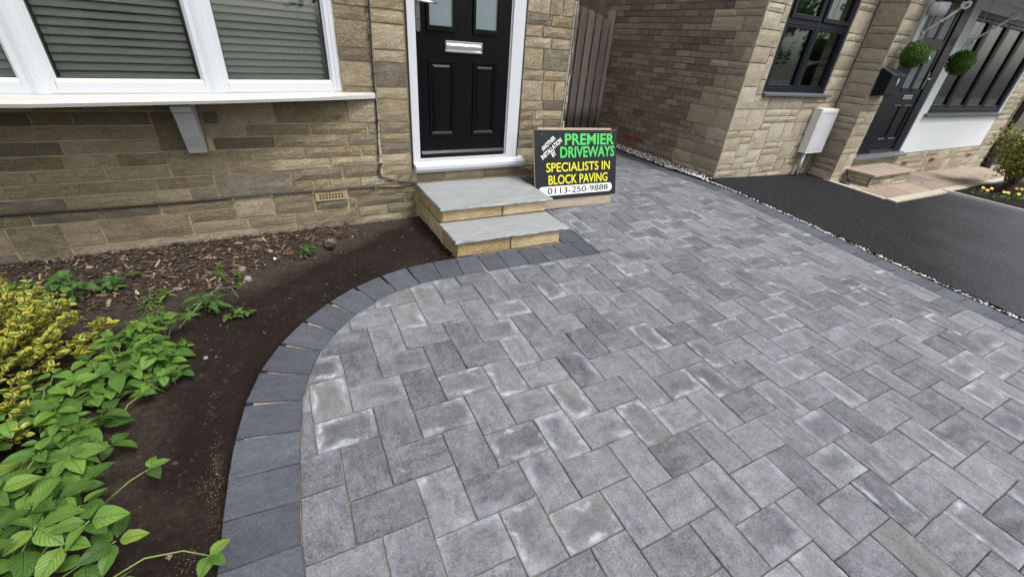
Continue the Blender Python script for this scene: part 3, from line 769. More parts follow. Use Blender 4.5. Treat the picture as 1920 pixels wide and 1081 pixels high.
g_ = MB(); g_.box(1.040, 1.0462, YW-.012, YW+.03, .47, 2.6); g_.box(2.0435, 2.0515, YW-.012, YW+.03, .47, 2.6); g_.box(1.1145, 1.9175, YD0-.001, YD0+.01, .5535, .5555); g_.build('sealant', M['gasket'], dfr)
sl = MB(); sl.prism([(YW+.03, .445), (YW-.055, .445), (YW-.055, .470), (YW-.085, .473), (YW-.088, .503), (YW-.066, .512), (YW-.012, .522), (YW-.012, .5315), (YW+.03, .5315)], 1.045, 2.105, ax='x')
sl.build('door_sill', M['white'], house, bevel=.002)

# ---------------------------------------------------------------- bay window
bay = MB()
FR = [(-2.55, 2.60), (-1.80, 2.33), (-.978, 2.375), (-.214, 2.52), (.548, 2.715)]      # frame line
zs = 1.062
# sill
front = [(-2.62, 2.50), (-1.84, 2.185), (-1.005, 2.195), (-.205, 2.372), (.29, 2.515), (.775, 2.672)]
def sill_sweep(front, back, prof):
    V = []; F = []; m = len(prof)
    for (fx, fy), (bx, by) in zip(front, back):
        for t, z in prof: V.append((fx+(bx-fx)*t, fy+(by-fy)*t, z))
    n = len(front)
    for i in range(n-1):
        for k in range(m): F.append((i*m+k, i*m+(k+1) % m, (i+1)*m+(k+1) % m, (i+1)*m+k))
    F += [tuple(range(m)), tuple((n-1)*m+k for k in range(m))]
    return V, F
back = [(-2.4, 2.70), (-1.77, 2.47), (-1.05, 2.50), (-.29, 2.655), (.20, 2.70), (.775, 2.70)]
V, F = sill_sweep(front, back, [(0, 1.022), (-.02, 1.040), (.02, 1.056), (.5, 1.061), (1, 1.061), (1, 1.022)])
b = MB(); b.add(V, F); bay_o = bpy.data.objects.new('bay_window', None); COL.objects.link(bay_o); bay_o.parent = house
b.build('sill', M['offwhite'], bay_o)
def facet(p, q, name=None, mw_=.075, openl=True):
    """frame of one facet between points p and q (plan), from zs up; returns local frame"""
    p = Vector((*p, 0)); q = Vector((*q, 0)); L = (q-p).length; e = (q-p).normalized(); n = Vector((e.y, -e.x, 0))
    m4 = Matrix((( e.x, -n.x, 0, p.x), (e.y, -n.y, 0, p.y), (0, 0, 1, 0), (0, 0, 0, 1)))   # local y points inward
    return m4, L
ZT = 2.32
for i in range(4):
    m4, L = facet(FR[i], FR[i+1])
    L0 = .010; L1 = L-.010
    fb, ft = .062, .06
    f_ = MB()
    for a, c, z0, z1 in ((L0, L0+.052, zs, ZT), (L1-.052, L1, zs, ZT), (L0+.052, L1-.052, zs, zs+fb), (L0+.052, L1-.052, ZT-ft, ZT)):
        f_.box(a, c, 0, .07, z0, z1, mat=m4)
    f_.build('frame', M['white'], bay_o, bevel=.006)
    bd = MB(); a0, c0, z0, z1 = L0+.052, L1-.052, zs+fb, ZT-ft
    for (A, B, C_, D) in (((a0, z0), (c0, z0), (c0-.014, z0+.014), (a0+.014, z0+.014)), ((a0, z1), (c0, z1), (c0-.014, z1-.014), (a0+.014, z1-.014)), ((a0, z0), (a0, z1), (a0+.014, z1-.014), (a0+.014, z0+.014)), ((c0, z0), (c0, z1), (c0-.014, z1-.014), (c0-.014, z0+.014))):
        bd.add([m4 @ Vector((A[0], .004, A[1])), m4 @ Vector((B[0], .004, B[1])), m4 @ Vector((C_[0], .018, C_[1])), m4 @ Vector((D[0], .018, D[1]))], [(0, 1, 2, 3)])
    bd.build('glazing_bead', M['white'], bay_o)
    gk = MB()
    for a, c, y0, y1 in ((a0+.012, a0+.018, z0+.012, z1-.012), (c0-.018, c0-.012, z0+.012, z1-.012), (a0+.018, c0-.018, z0+.012, z0+.017), (a0+.018, c0-.018, z1-.017, z1-.012)): gk.box(a, c, .016, .024, y0, y1, mat=m4)
    gk.build('glazing_gasket', M['gasket'], bay_o)
    gl = MB(); gl.box(a0+.005, c0-.005, .024, .030, z0+.005, z1-.005, mat=m4); gl.build('window_pane', M['glass'], bay_o)
    # blind hanging behind this facet
    if i in (1, 2, 3):
        wh = {1: 'far left', 2: 'middle', 3: 'right'}[i]
        bl = thing('venetian_blind', {1: 'grey slatted blind behind the sliver of pane left of the first mullion', 2: 'grey slatted blind behind the wide middle bay pane with a printed box behind it', 3: 'grey slatted blind behind the right bay pane next to the stone wall'}[i], 'blind', (0, 0, 0), 'blinds in the bay window')
        zz2 = zs+.085; ks = 0; pitch = .041
        sm = MB(); tl = R(43)
        sw = .049
        prof = [(-sw/2, -.001), (-sw*.25, .0020), (0, .003), (sw*.25, .0020), (sw/2, -.001)]
        W = L-.17
        nV = []
        for xx in (0, W):
            for (s_, hgt) in prof:
                nV.append((xx, .10+s_*math.cos(tl)-hgt*math.sin(tl)*1, s_*math.sin(tl)*1+hgt*math.cos(tl)))
        sm.add([m4.to_3x3() @ Vector(q) for q in nV], [(k, k+1, k+6, k+5) for k in range(4)])
        me = sm.mesh('slat', True); me.materials.append(M['slat'])
        while zz2 < ZT-.05:
            o = place('slat', me, bl, loc=m4 @ Vector((.085, 0, zz2))); zz2 += pitch
        br = MB(); br.box(.085, .085+W, .088, .112, zs+.040, zs+.060, mat=m4); br.build('bottom_rail', M['slat'], bl)
        for fx in (.13, .42, .80):
            cdm = MB(); cdm.tube([m4 @ Vector((.085+W*fx, .078, zs+.06)), m4 @ Vector((.085+W*fx, .078, ZT-.03))], .0011, 5); cdm.build('cord', M['cord'], bl)
for i in range(1, 5):
    # corner posts over the facet joints
    px_, py_ = FR[i]
    d0 = (Vector(FR[i])-Vector(FR[i-1])).normalized(); d1 = (Vector(FR[min(i+1, 4)])-Vector(FR[i])).normalized() if i < 4 else d0
    n0_, n1_ = Vector((d0.y, -d0.x)), Vector((d1.y, -d1.x)); c = Vector((px_, py_))
    k = .036
    P = [c-d0*k+n0_*.002, c-d0*.012+n0_*.008, c+d1*.012+n1_*.008, c+d1*k+n1_*.002, c+d1*k-n1_*.075, c-d0*k-n0_*.075]
    if i == 4: P = [c-d0*k+n0_*.004, c-d0*.006+n0_*.006, Vector((.558, 2.70)), Vector((.55, 2.8)), c-d0*k-n0_*.075]
    m = MB(); m.prism([(p.x, p.y) for p in P], zs, ZT, ax='z'); m.build('corner_post', M['white'], bay_o, bevel=.002)
    if i < 4:
        for s_ in ():
            m = MB(); q = (c-d0*.015+n0_*.0085) if s_ < 0 else (c+d1*.015+n1_*.0085)
            m.tube([(q.x, q.y, zs+.002), (q.x, q.y, ZT)], .0035, 6); m.build('post_groove', M['white'], bay_o)
hd = MB(); V, F = sill_sweep([(x, y-.06) for x, y in front[:4]]+[(.6, 2.60)], [(-2.4, 2.70), (-1.77, 2.70), (-1.05, 2.70), (-.29, 2.70), (.6, 2.71)], [(0, ZT+.002), (0, ZT+.3), (1, ZT+.5), (1, ZT+.002)]); hd.add(V, F); hd.build('bay_roof', M['offwhite'], bay_o)
# bracket below the bay
bk = MB(); pr = [(YW+.02, 1.0), (YW-.27, 1.0), (YW-.262, .965), (YW-.235, .955), (YW-.20, .90), (YW-.15, .80), (YW-.10, .72), (YW-.085, .685), (YW+.02, .685)]
bk.prism(pr, -.475, -.375, ax='x'); bk.build('bay_bracket', M['concrete'], house, bevel=.006)
# room behind
rm = MB()
rm.box(-2.3, .5, 4.6, 4.65, .3, 2.6); rm.box(-2.35, -2.3, 2.96, 4.6, .3, 2.6); rm.box(.5, .55, 2.96, 4.6, .3, 2.6); rm.box(-2.3, .5, 2.96, 4.6, 2.5, 2.55)
rm.box(-2.3, .5, 2.96, 4.6, .25, .3); ro = rm.build('room_interior', M['room'], house)
ib = MB(); V, F = sill_sweep([(x, y+.075) for x, y in FR], [(-2.4, 2.95), (-1.8, 2.95), (-1.03, 2.95), (-.2, 2.95), (.50, 2.95)], [(0, 1.02), (0, 1.050), (1, 1.050), (1, 1.02)]); ib.add(V, F); ib.build('inner_sill', M['offwhite'], house)
# printed box on the inner sill, seen between the slats
bx = thing('printed_box', 'pale blue printed box with a yellow spot, standing behind the middle bay blind', 'box', (0, 0, 0))
m4, L = facet(FR[2], FR[3])
q = MB(); q.box(.10, .40, .145, .20, 1.052, 1.155, mat=m4); q.build('carton', M['bluebox'], bx, bevel=.002)
q = MB(); q.box(.10, .40, .1425, .1445, 1.052, 1.083, mat=m4); q.build('green_band', M['boxgreen'], bx)
q = MB(); q.add([m4 @ Vector((.375+.02*math.cos(t), .1430, 1.122+.026*math.sin(t))) for t in [6.283*k/16 for k in range(16)]], [tuple(range(16))]); q.build('yellow_spot', M['yellow'], bx)
bn = thing('bottles', 'small brown and white bottles on the sill behind the right bay blind', 'bottle', (0, 0, 0))
m4, L = facet(FR[3], FR[4])
for k, (fx, hh, mt) in enumerate(((.20, .13, 'paper'), (.34, .16, 'boxgreen'), (.47, .22, 'terracotta'), (.58, .17, 'twig'))):
    p = m4 @ Vector((fx, .17, 1.051)); q = MB(); q.lathe([(.026, 0), (.028, hh*.6), (.012, hh*.8), (.012, hh)], p, 12); q.build('bottle_body', M[mt], bn, smooth=True)

# door steps
sp = thing('door_steps', 'two new doorsteps of yellow stone blocks with grey sandstone treads', 'steps', (1.045, 1.700, 0), rz=-.0323)
cores = MB(); cores.box(.008, .877, .008, .99, -.02, .196); cores.box(.008+.0, .925, .345, .985, .196, .318)
cores.build('mortar_core', M['mortar_new'], sp)
r = random.Random(31)
def sblock(x0, x1, z0, z1, face, at):
    if face == 'f': fr_ = lambda a, z, o: (a, at-o, z)
    elif face == 'l': fr_ = lambda a, z, o: (at-o, a, z)
    else: fr_ = lambda a, z, o: (at+o, a, z)
    stone_piece('step_block', x0, x1, z0, z1, M['step_stone'], sp, fr_, r, joint=.018, proud=.003, rough=.003, depth=.03, nx=5)
GZ = .078
for a, c in ((-.002, .435), (.435, .885)): sblock(a, c, GZ, .196, 'f', .0)
for a, c in ((.0, .52), (.52, .935)): sblock(a, c, .222, .322, 'f', .335)
for a, c in ((.02, .31), (.31, .69), (.69, .985)): sblock(a, c, .035, .196, 'l', -.002)
for a, c in ((.35, .64), (.64, .985)): sblock(a, c, .200, .322, 'l', .0)
for a, c in ((.02, .45), (.45, .985)): sblock(a, c, .085, .196, 'r', .885)
for a, c in ((.35, .65), (.65, .985)): sblock(a, c, .200, .322, 'r', .935)
def slab(x0, x1, y0, y1, z0, z1, name='tread_slab'):
    n = 28; P = []
    for i in range(n): P.append((x0+(x1-x0)*i/n, y0))
    for i in range(14): P.append((x1, y0+(y1-y0)*i/14))
    for i in range(n): P.append((x1-(x1-x0)*i/n, y1))
    for i in range(14): P.append((x0, y1-(y1-y0)*i/14))
    m = len(P); V = []
    for k, zz_ in enumerate((z0, z0+.35*(z1-z0), z1-.004, z1)):
        for i, (a, c) in enumerate(P):
            j = r.uniform(-.004, .004)+(-.004 if k == 0 else (.003 if k == 1 else 0))
            dx_ = -1 if a == x0 else (1 if a == x1 else 0); dy_ = -1 if c == y0 else (1 if c == y1 and y1 < .9 else 0)
            if k == 3: j -= .004
            V.append((a+dx_*j, c+dy_*j, zz_+(.0012*mn.noise(Vector((a*9, c*9, k))))))
    F = []
    for k in range(3):
        for i in range(m): F.append((k*m+i, k*m+(i+1) % m, (k+1)*m+(i+1) % m, (k+1)*m+i))
    F += [tuple(range(m)), tuple(range(3*m, 4*m))]
    b = MB(); b.add(V, F); return b.build(name, M['slab'], sp)
slab(-.018, .942, -.028, .345, .196, .218); slab(-.018, .975, .305, .985, .322, .346)

# cable clipped to the wall
cb = MB(); y = YW-.012
cb.tube([(-2.6, y, .345), (-1.505, y, .351), (-1.1, y-.002, .345), (-.675, y, .343), (-.3, y, .347), (.131, y, .352), (.345, y, .343), (.515, y, .352), (.70, y, .344), (.876, y, .325), (1.0, y, .334), (1.075, y-.005, .352)], .0068, 6)
cb.tube([(.80, y, 2.5), (.785, y, 1.70), (.775, y-.002, 1.25), (.775, y, 1.1), (.773, y, .847), (.757, y, .616), (.748, y, .455), (.757, y, .430), (.80, y, .407), (.86, y, .388), (.942, y, .366), (1.075, y-.004, .35)], .0060, 6)
for z in (1.6, 1.43, 1.18, .86, .52): cb.box(.764, .786, y-.007, y+.01, z, z+.012)
tag(cb.build('black_cable', M['blackcable'], None, smooth=False), 'thin black cable clipped down and along the stone wall under the bay window', 'cable')
cb = MB(); cb.tube([(2.07, y, .46), (2.16, y, .40), (2.28, y-.004, .33), (2.5, y, .30)], .0045, 6)
cb.tube([(2.540, YW-.012, .1), (2.541, YW-.013, 1.0), (2.539, YW-.012, 2.6)], .0035, 6)
tag(cb.build('black_cable', M['blackcable']), 'black cable leaving the right end of the front door sill behind the sign', 'cable')

# ---------------------------------------------------------------- sign
Pb = Vector((2.545, 2.290, .206)); up = Vector((-.068, .165, .600)); ex = Vector((.93, .02, -.026))
U = ex.normalized(); Vv = (up-U*up.dot(U)).normalized(); Nn = U.cross(Vv)
SW, SH = .98, .612
smx = Matrix(((U.x, Vv.x, Nn.x, Pb.x), (U.y, Vv.y, Nn.y, Pb.y), (U.z, Vv.z, Nn.z, Pb.z), (0, 0, 0, 1)))
sg = thing('sign_board', 'black advertising board on a timber base, with green, yellow and white lettering', 'sign'); sg.matrix_world = smx
b = MB(); b.box(-SW/2, SW/2, 0, SH, -.006, .006); b.build('board', M['signblack'], sg)
b = MB(); b.box(-SW/2-.004, -SW/2-.0005, 0, SH, -.007, .005); b.box(-SW/2, SW/2, SH+.0005, SH+.004, -.007, .005); b.build('board_edge', M['plank'], sg)
b = MB(); b.box(-SW/2+.05, SW/2-.06, SH-.05, SH+.022, -.035, -.009); b.box(-SW/2+.05, -SW/2+.11, .0, SH-.05, -.035, -.009); b.box(SW/2-.12, SW/2-.06, .0, SH-.05, -.035, -.009); b.build('rear_batten', M['plank'], sg, bevel=.002)
b = MB(); b.box(-.50, SW/2-.050, -.092, .004, -.055, -.008); b.build('base_timber', M['plank'], sg, bevel=.003)
def txt(body, u0, u1, v0, v1, mat, bold=.0, parent=sg, rot=0, z=.0075, name='lettering', shear=0, box=None):
    cu = bpy.data.curves.new('t', 'FONT'); cu.body = body; cu.size = 1; cu.offset = bold; cu.extrude = .0; cu.shear = shear
    cu.align_x = 'LEFT'; cu.resolution_u = 4; cu.space_character = 1.0
    t = bpy.data.objects.new('t', cu); COL.objects.link(t)
    bpy.context.view_layer.update()
    me = bpy.data.meshes.new_from_object(t.evaluated_get(bpy.context.evaluated_depsgraph_get()))
    bpy.data.objects.remove(t); me.name = name
    xs_ = [v_.co.x for v_ in me.vertices]; ys_ = [v_.co.y for v_ in me.vertices]
    a, c, d, e = min(xs_), max(xs_), min(ys_), max(ys_)
    ca, sa = math.cos(rot), math.sin(rot); cx, cy = (u0+u1)/2, (v0+v1)/2
    for v_ in me.vertices:
        x = (v_.co.x-a)/(c-a)*(u1-u0)-(u1-u0)/2; yy = (v_.co.y-d)/(e-d)*(v1-v0)-(v1-v0)/2
        v_.co = (cx+x*ca-yy*sa, cy+x*sa+yy*ca, z)
    me.materials.clear(); me.materials.append(mat); me.update()
    return place(name, me, parent)
def sb(u): return (u-.5)*SW
def sv(v): return (1-v)*SH
txt('PREMIER', sb(.345), sb(.965), sv(.215), sv(.05), M['green'], .024)
txt('DRIVEWAYS', sb(.29), sb(.972), sv(.40), sv(.235), M['green'], .024)
txt('SPECIALISTS IN', sb(.125), sb(.915), sv(.60), sv(.465), M['yellow'], .012)
txt('BLOCK PAVING', sb(.15), sb(.885), sv(.785), sv(.645), M['yellow'], .014)
pl = MB(); x0, x1, y0, y1 = sb(.035), sb(.948), sv(.945), sv(.81); rr_ = (y1-y0)/2
P = [(x1-rr_+rr_*math.cos(t), (y0+y1)/2+rr_*math.sin(t)) for t in [-1.571+3.1416*k/10 for k in range(11)]]+[(x0+rr_-rr_*math.cos(t), (y0+y1)/2+rr_*math.sin(t)) for t in [1.571-3.1416*k/10 for k in range(11)]]
pl.prism(P, .0062, .0074, ax='z'); pl.build('number_panel', M['signwhite'], sg)
txt('0113-250-9888', sb(.135), sb(.893), sv(.925), sv(.83), M['signblack'], .014, z=.0085)
def dtxt(body, cu_, cv_, wd, ht): 
    txt(body, sb(cu_)-wd/2, sb(cu_)+wd/2, sv(cv_)-ht/2, sv(cv_)+ht/2, M['signwhite'], .02, rot=R(36), shear=-.0)
dtxt('ANOTHER', .155, .185, .175, .040); dtxt('INSTALLATION', .190, .262, .27, .043); dtxt('BY', .215, .335, .05, .043)
b = MB()
for u_, v_ in ((.085, .06), (.93, .035), (.985, .57), (.02, .86)): b.lathe([(.004, 0), (.003, .002)], (sb(u_), sv(v_), .0062), 10)
b.build('screw_heads', M['metal'], sg)

# gate at the end of the passage
GY = 5.15
gt = thing('timber_gate', 'weathered grey vertical board gate with a curved top, closing the side passage', 'gate', (0, 0, 0))
def topz(x): return 2.0-.19*max(0, (x-4.25)/.80)**1.7
x = 2.60; r = random.Random(8); i = 0
while x < 5.0:
    wd = .112; z1, z2 = topz(x), topz(x+wd)
    b = MB(); yo = r.uniform(-.003, .003)
    b.prism([(x, .16), (x+wd, .16), (x+wd, z2), (x+wd/2, (z1+z2)/2+.001), (x, z1)], GY+yo, GY+.022+yo, rnd=r.random()); b.build('gate_board', M['wood'], gt, bevel=.002)
    x += .150; i += 1
x = 2.66
b = MB()
while x < 5.0:
    z1 = topz(x+.05)-.03; b.box(x+.02, x+.118, GY+.055, GY+.075, .16, z1, rnd=r.random()); x += .150
b.build('rear_boards', M['wood'], gt)
for z in (.45, 1.05, 1.72): 
    b = MB(); b.box(2.58, 5.03, GY+.023, GY+.053, z, z+.07); b.build('gate_rail', M['wood'], gt)
b = MB(); b.box(4.985, 5.05, GY-.02, GY+.10, .10, 1.98); b.build('gate_post', M['wood'], gt, bevel=.004)
pas = MB().box(2.5, 5.1, 5.3, 9.5, .0, .14).build('side_passage', M['patio'], kind='structure')

# ---------------------------------------------------------------- neighbour's house
XN, YN = 5.056, 2.652; XP = 7.30; YP = 2.30; YD = 2.38
nh = thing('neighbour_house', 'cream stone house with grey windows and a shaded brown brick side wall, at the right', 'house')
b = MB(); d = .012
b.box(XN+.0205, XN+.3, YN+.012, 9.5, -.4, 5.4)
# front wall left of the pier, with the window opening
WX0, WX1, WZ0, WZ1 = 5.50, 6.87, 1.150, 2.45
b.box(XN+.3, WX0, YN+d, YN+.3, -.6, 5.4); b.box(WX0, WX1, YN+d, YN+.3, -.6, WZ0-.02); b.box(WX0, WX1, YN+d, YN+.3, WZ1, 5.4); b.box(WX1, XP+.1, YN+d, YN+.3, -.6, 5.4)
bw = b.build('wall', M['mortar2'], nh)
b = MB(); b.box(XP+d, 7.76-d, YP+d, YN+.3, -.6, 5.4); b.build('pier', M['mortar2'], nh)
fS = lambda a, z, o: (XN-o, a, z)
fF = lambda a, z, o: (a, YN-o, z)
# quoin profile on the side wall: how far back the stone runs at each course
sidebk = MB().box(XN+.009, XN+.020, YN+.004, 5.6, -.3, 3.6).build('side_wall', M['mortar3'], nh)
r = random.Random(44)
BZ = .075; z = -.02; k = 0; brick_n = 0
quo = []
zq = -.12; prev = .55
while zq < 2.7:
    h = r.choice((1, 2, 2, 3))*BZ
    ln = r.choice((.30, .42, .55, .68)) if zq > .35 else r.uniform(.72, .9)
    quo.append((zq, zq+h, ln)); zq += h
def qlen(z): 
    for a, c, l in quo:
        if a <= z+.001 < c: return l
    return .4
bm_cache = {}
z = -.12; rowi = 0; far = MB()
while z < 2.6:
    y = YN+qlen(z)+.0; off = .1175 if rowi % 2 else 0
    ys_ = [y]; g0 = YN+.07+off
    while g0 < 5.45:
        if g0 > y+.06: ys_.append(g0)
        g0 += .235
    for a, c in zip(ys_, ys_[1:]):
        if z+BZ < .10: continue
        big = a < 4.2 and z < 2.15 and brick_n < 285
        o_ = r.uniform(-.0015, .0025); rr_ = r.random()
        if (c-.005)-(a+.005) < .02: continue
        mb = MB()
        if (abs(z-.255) < .04 and (2.9 < a < 3.15 or 4.0 < a < 4.25)) and brick_n < 285:
            mb.box(-.006-o_, .001, -(c-a)/2+.005, (c-a)/2-.005, -BZ/2+.005, BZ/2-.005, 0)
            ob = mb.build('air_brick', M['terracotta'], nh, loc=(XN, (a+c)/2, z+BZ/2), bevel=.002)
            hh = MB()
            for q_ in (-.014, 0, .014): hh.box(XN-.008-o_, XN-.0055-o_, a+.018, c-.018, z+BZ/2+q_-.003, z+BZ/2+q_+.003)
            hh.build('air_slots', M['dark'], nh); continue
        if big:
            mb.box(-.002-o_, .014, -(c-a)/2+.005, (c-a)/2-.005, -BZ/2+.005, BZ/2-.005, rr_)
            mb.build('brick', M['brick'], sidebk, loc=(XN, (a+c)/2, z+BZ/2)); brick_n += 1
        else: far.box(XN-.002-o_, XN+.014, a+.005, c-.005, z+.005, z+BZ-.005, rr_)
    z += BZ; rowi += 1
far.build('far_bricks', M['brick'], sidebk, kind='stuff')
for i, (a, c, ln) in enumerate(quo):
    if c < .0: continue
    cuts = [0, ln*r.uniform(.35, .6), ln] if ln > .5 else ([0, ln] if r.random() < .6 else [0, ln*r.uniform(.4, .6), ln])
    for p_, q_ in zip(cuts, cuts[1:]):
        if c-a > .2 and r.random() < .4:
            m_ = a+BZ*round((c-a)/BZ/2); stone_piece('quoin_stone', YN+p_, YN+q_, a, m_, M['quoin'], sidebk, fS, r, .007, .006, .005, .03); stone_piece('quoin_stone', YN+p_, YN+q_, m_, c, M['quoin'], sidebk, fS, r, .007, .006, .005, .03)
        else: stone_piece('quoin_stone', YN+p_, YN+q_, a, c, M['quoin'], sidebk, fS, r, .007, .006, .005, .03)
# random coursed walling
def ashlar(x0, x1, z0, z1, skip, cell=(.075, .0815), parent=None, frame=None, mat=None, zoff=0, seed=1, hmax=3, keep=None):
    r = random.Random(seed); cw, ch = cell; nx = max(1, round((x1-x0)/cw)); cw = (x1-x0)/nx; nz = int((z1-z0)/ch)
    occ = [[False]*nx for _ in range(nz)]
    for j in range(nz):
        for i in range(nx):
            if skip and skip(x0+(i+.5)*cw, z0+(j+.5)*ch): occ[j][i] = True
    for j in range(nz):
        for i in range(nx):
            if occ[j][i]: continue
            h = r.choices((1, 2, 3), (5, 4, 2 if hmax > 2 else 0))[0]; wd = r.choices((2, 3, 4, 5), (3, 4, 4, 2))[0]
            if h == 3: wd = min(wd, 3)
            h = min(h, nz-j)
            wmax = 0
            while i+wmax < nx and wmax < wd and not occ[j][i+wmax]: wmax += 1
            if i+wmax+1 == nx and not occ[j][nx-1]: wmax += 1
            for hh in range(h, 0, -1):
                if all(not occ[j+b_][i+a_] for a_ in range(wmax) for b_ in range(hh)): break
            for a_ in range(wmax):
                for b_ in range(hh): occ[j+b_][i+a_] = True
            stone_piece('walling_stone', x0+i*cw, x0+(i+wmax)*cw, z0+j*ch, z0+(j+hh)*ch, mat or M['stone2'], parent, frame, r, .009, .007, .007, .03)
ashlar(XN-.002, XP, -.06, 2.48, lambda x, z: WX0-.02 < x < WX1+.02 and WZ0-.03 < z < WZ1, (.105, .084), bw, fF, seed=5)
fPS = lambda a, z, o: (XP-o, a, z); fPF = lambda a, z, o: (a, YP-o, z)
pier = [c for c in nh.children if c.name.startswith('pier')][0]
ashlar(YP-.002, YN-.008, -.12, 2.5, None, (.11, .084), pier, fPS, seed=8)
ashlar(XP-.002, 7.75, -.12, 2.5, None, (.11, .084), pier, fPF, seed=9)
# plain upper wall sheets are in the masonry core; window
def rect_window(parent, name, x0, x1, z0, z1, yf, mull, trans, mat, glass, fw_=.065, sash=.05, depth=.07):
    wo = bpy.data.objects.new(name, None); COL.objects.link(wo); wo.parent = parent
    f = MB(); f.box(x0, x0+fw_, yf, yf+depth, z0, z1); f.box(x1-fw_, x1, yf, yf+depth, z0, z1); f.box(x0+fw_, x1-fw_, yf, yf+depth, z0, z0+fw_); f.box(x0+fw_, x1-fw_, yf, yf+depth, z1-fw_, z1)
    xs_ = [x0+fw_]+list(mull)+[x1-fw_]
    for m_ in mull: f.box(m_-.035, m_+.035, yf+.002, yf+depth-.002, z0+fw_, z1-fw_)
    f.build('frame', mat, wo, bevel=.006)
    for i in range(len(xs_)-1):
        a = xs_[i]+(.036 if i else .001); c = xs_[i+1]-(.036 if i < len(xs_)-2 else .001)
        segs = [(z0+fw_+.001, z1-fw_-.001)] if not trans else [(z0+fw_+.001, trans-.03), (trans+.031, z1-fw_-.001)]
        if trans:
            t = MB(); t.box(a, c, yf+.003, yf+depth-.003, trans-.029, trans+.030); t.build('transom', mat, wo, bevel=.004)
        for k_, (p_, q_) in enumerate(segs):
            s_ = MB(); sa = sash if k_ or not trans else sash*.55
            yo = yf-.016 if k_ else yf+.008
            s_.box(a, a+sa, yo, yo+.05, p_, q_); s_.box(c-sa, c, yo, yo+.05, p_, q_); s_.box(a+sa, c-sa, yo, yo+.05, p_, p_+sa); s_.box(a+sa, c-sa, yo, yo+.05, q_-sa, q_)
            s_.build('sash', mat, wo, bevel=.006)
            g = MB(); g.box(a+sa-.004, c-sa+.004, yo+.026, yo+.032, p_+sa-.004, q_-sa+.004); g.build('window_pane', glass, wo)
    return wo
w1 = rect_window(nh, 'window', WX0, WX1, WZ0, WZ1, YN+.02, [6.19], 1.90, M['anth'], M['glass_n'], .055, .05)
s_ = MB(); s_.prism([(YN+.04, WZ0-.04), (YN-.05, WZ0-.042), (YN-.052, WZ0-.018), (YN+.02, WZ0-.002), (YN+.04, WZ0-.002)], WX0-.01, WX1+.13, ax='x'); s_.build('window_sill', M['anth_sill'], w1, bevel=.002)
rm = MB(); rm.box(WX0-.3, WX1+.3, 5.2, 5.25, .6, 2.8); rm.box(WX0-.35, WX0-.3, YN+.3, 5.2, .6, 2.8); rm.box(WX1+.12, WX1+.17, YN+.3, 5.2, .6, 2.8); rm.box(WX0-.3, WX1+.12, YN+.3, 5.2, 2.6, 2.65); rm.box(WX0-.3, WX1+.12, YN+.3, 5.2, .62, .66)
rm.build('room_interior', M['room'], nh)
q = MB(); q.box(WX0, WX1, YN+.09, YN+.36, WZ0+.0, WZ0+.035); q.build('inner_sill', M['white'], nh)
# ornaments on the inner sill
zi = WZ0+.036
pt = thing('flower_vase', 'blue and white pot with a pink flowering plant on the sill of the grey window', 'plant', (5.93, YN+.24, zi))
q = MB(); q.lathe([(.045, 0), (.06, .03), (.055, .10), (.045, .12)], (0, 0, 0), 16); q.build('pot', M['bluewhite'], pt, smooth=True)
r = random.Random(77)
q = MB(); qq = MB()
for i in range(16):
    a = r.uniform(0, 6.28); rd = r.uniform(.03, .13); hh = r.uniform(.18, .34)
    tip = (rd*math.cos(a), rd*math.sin(a)*.6, hh); q.tube([(0, 0, .1), (tip[0]*.4, tip[1]*.4, hh*.8), tip], .003, 4)
    for k_ in range(4):
        o_ = Vector(tip)+Vector((r.gauss(0, .012), r.gauss(0, .012), r.gauss(0, .012)))
        pebble(qq, o_.x, o_.y, o_.z, .011, r.random(), r)
q.build('stems', M['stem'], pt); qq.build('flowers', simple('pink_flower', (.45, .22, .22), .7), pt)
ct = thing('cake_stand', 'white scalloped tray on dark legs at the left of the grey window', 'tray', (5.68, YN+.22, zi))
q = MB(); n = 32; q.prism([((.095+.006*math.cos(8*t))*math.cos(t), (.06+.005*math.cos(8*t))*math.sin(t)) for t in [6.283*k_/n for k_ in range(n)]], .112, .122, ax='z'); q.build('tray', M['white'], ct)
q = MB(); q.box(-.07, .07, -.04, .04, 0, .11); q.build('dark_base', M['blackplastic'], ct, bevel=.004)
cf = thing('photo_cards', 'white cards and a red vase standing in the right half of the grey window', 'card', (6.38, YN+.22, zi))
q = MB(); q.box(-.08, .0, -.0, .006, 0, .11); q.box(.0, .10, .02, .026, 0, .14); q.build('card', M['paper'], cf)
q = MB(); q.lathe([(.02, 0), (.03, .04), (.012, .1), (.018, .15)], (-.09, .04, 0), 12); q.build('vase', M['petalred'], cf, smooth=True)
# meter cabinet
mc = thing('meter_cabinet', 'white electricity meter box on the cream stone wall, with its pipe below', 'meter box', (6.76, YN, .37))
q = MB(); q.box(0, .43, -.13, -.012, 0, .60); q.build('cabinet', M['metercab'], mc, bevel=.006)
q = MB(); q.box(.025, .405, -.136, -.131, .03, .57); q.build('cabinet_door', M['white'], mc, bevel=.002)
q = MB(); q.box(.10, .34, -.1375, -.1365, .062, .066); q.box(.10, .34, -.1375, -.1365, .536, .540); q.lathe([(.007, 0), (.007, .002)], (.065, -.1375, .30), 10); q.build('door_marks', M['metal_dull'], mc)
q = MB(); q.tube([(.10, -.07, 0), (.10, -.07, -.27)], .024, 12); q.build('white_duct', M['white'], mc, smooth=True)
q = MB(); q.tube([(.10, -.07, -.27), (.10, -.07, -.40)], .027, 12); q.build('duct_sleeve', M['blackplastic'], mc, smooth=True)
q = MB(); q.tube([(.36, -.06, 0), (.36, -.06, -.41)], .014, 8); q.tube([(.31, -.05, 0), (.31, -.05, -.41)], .006, 6); q.build('dark_pipe', M['twig'], mc)

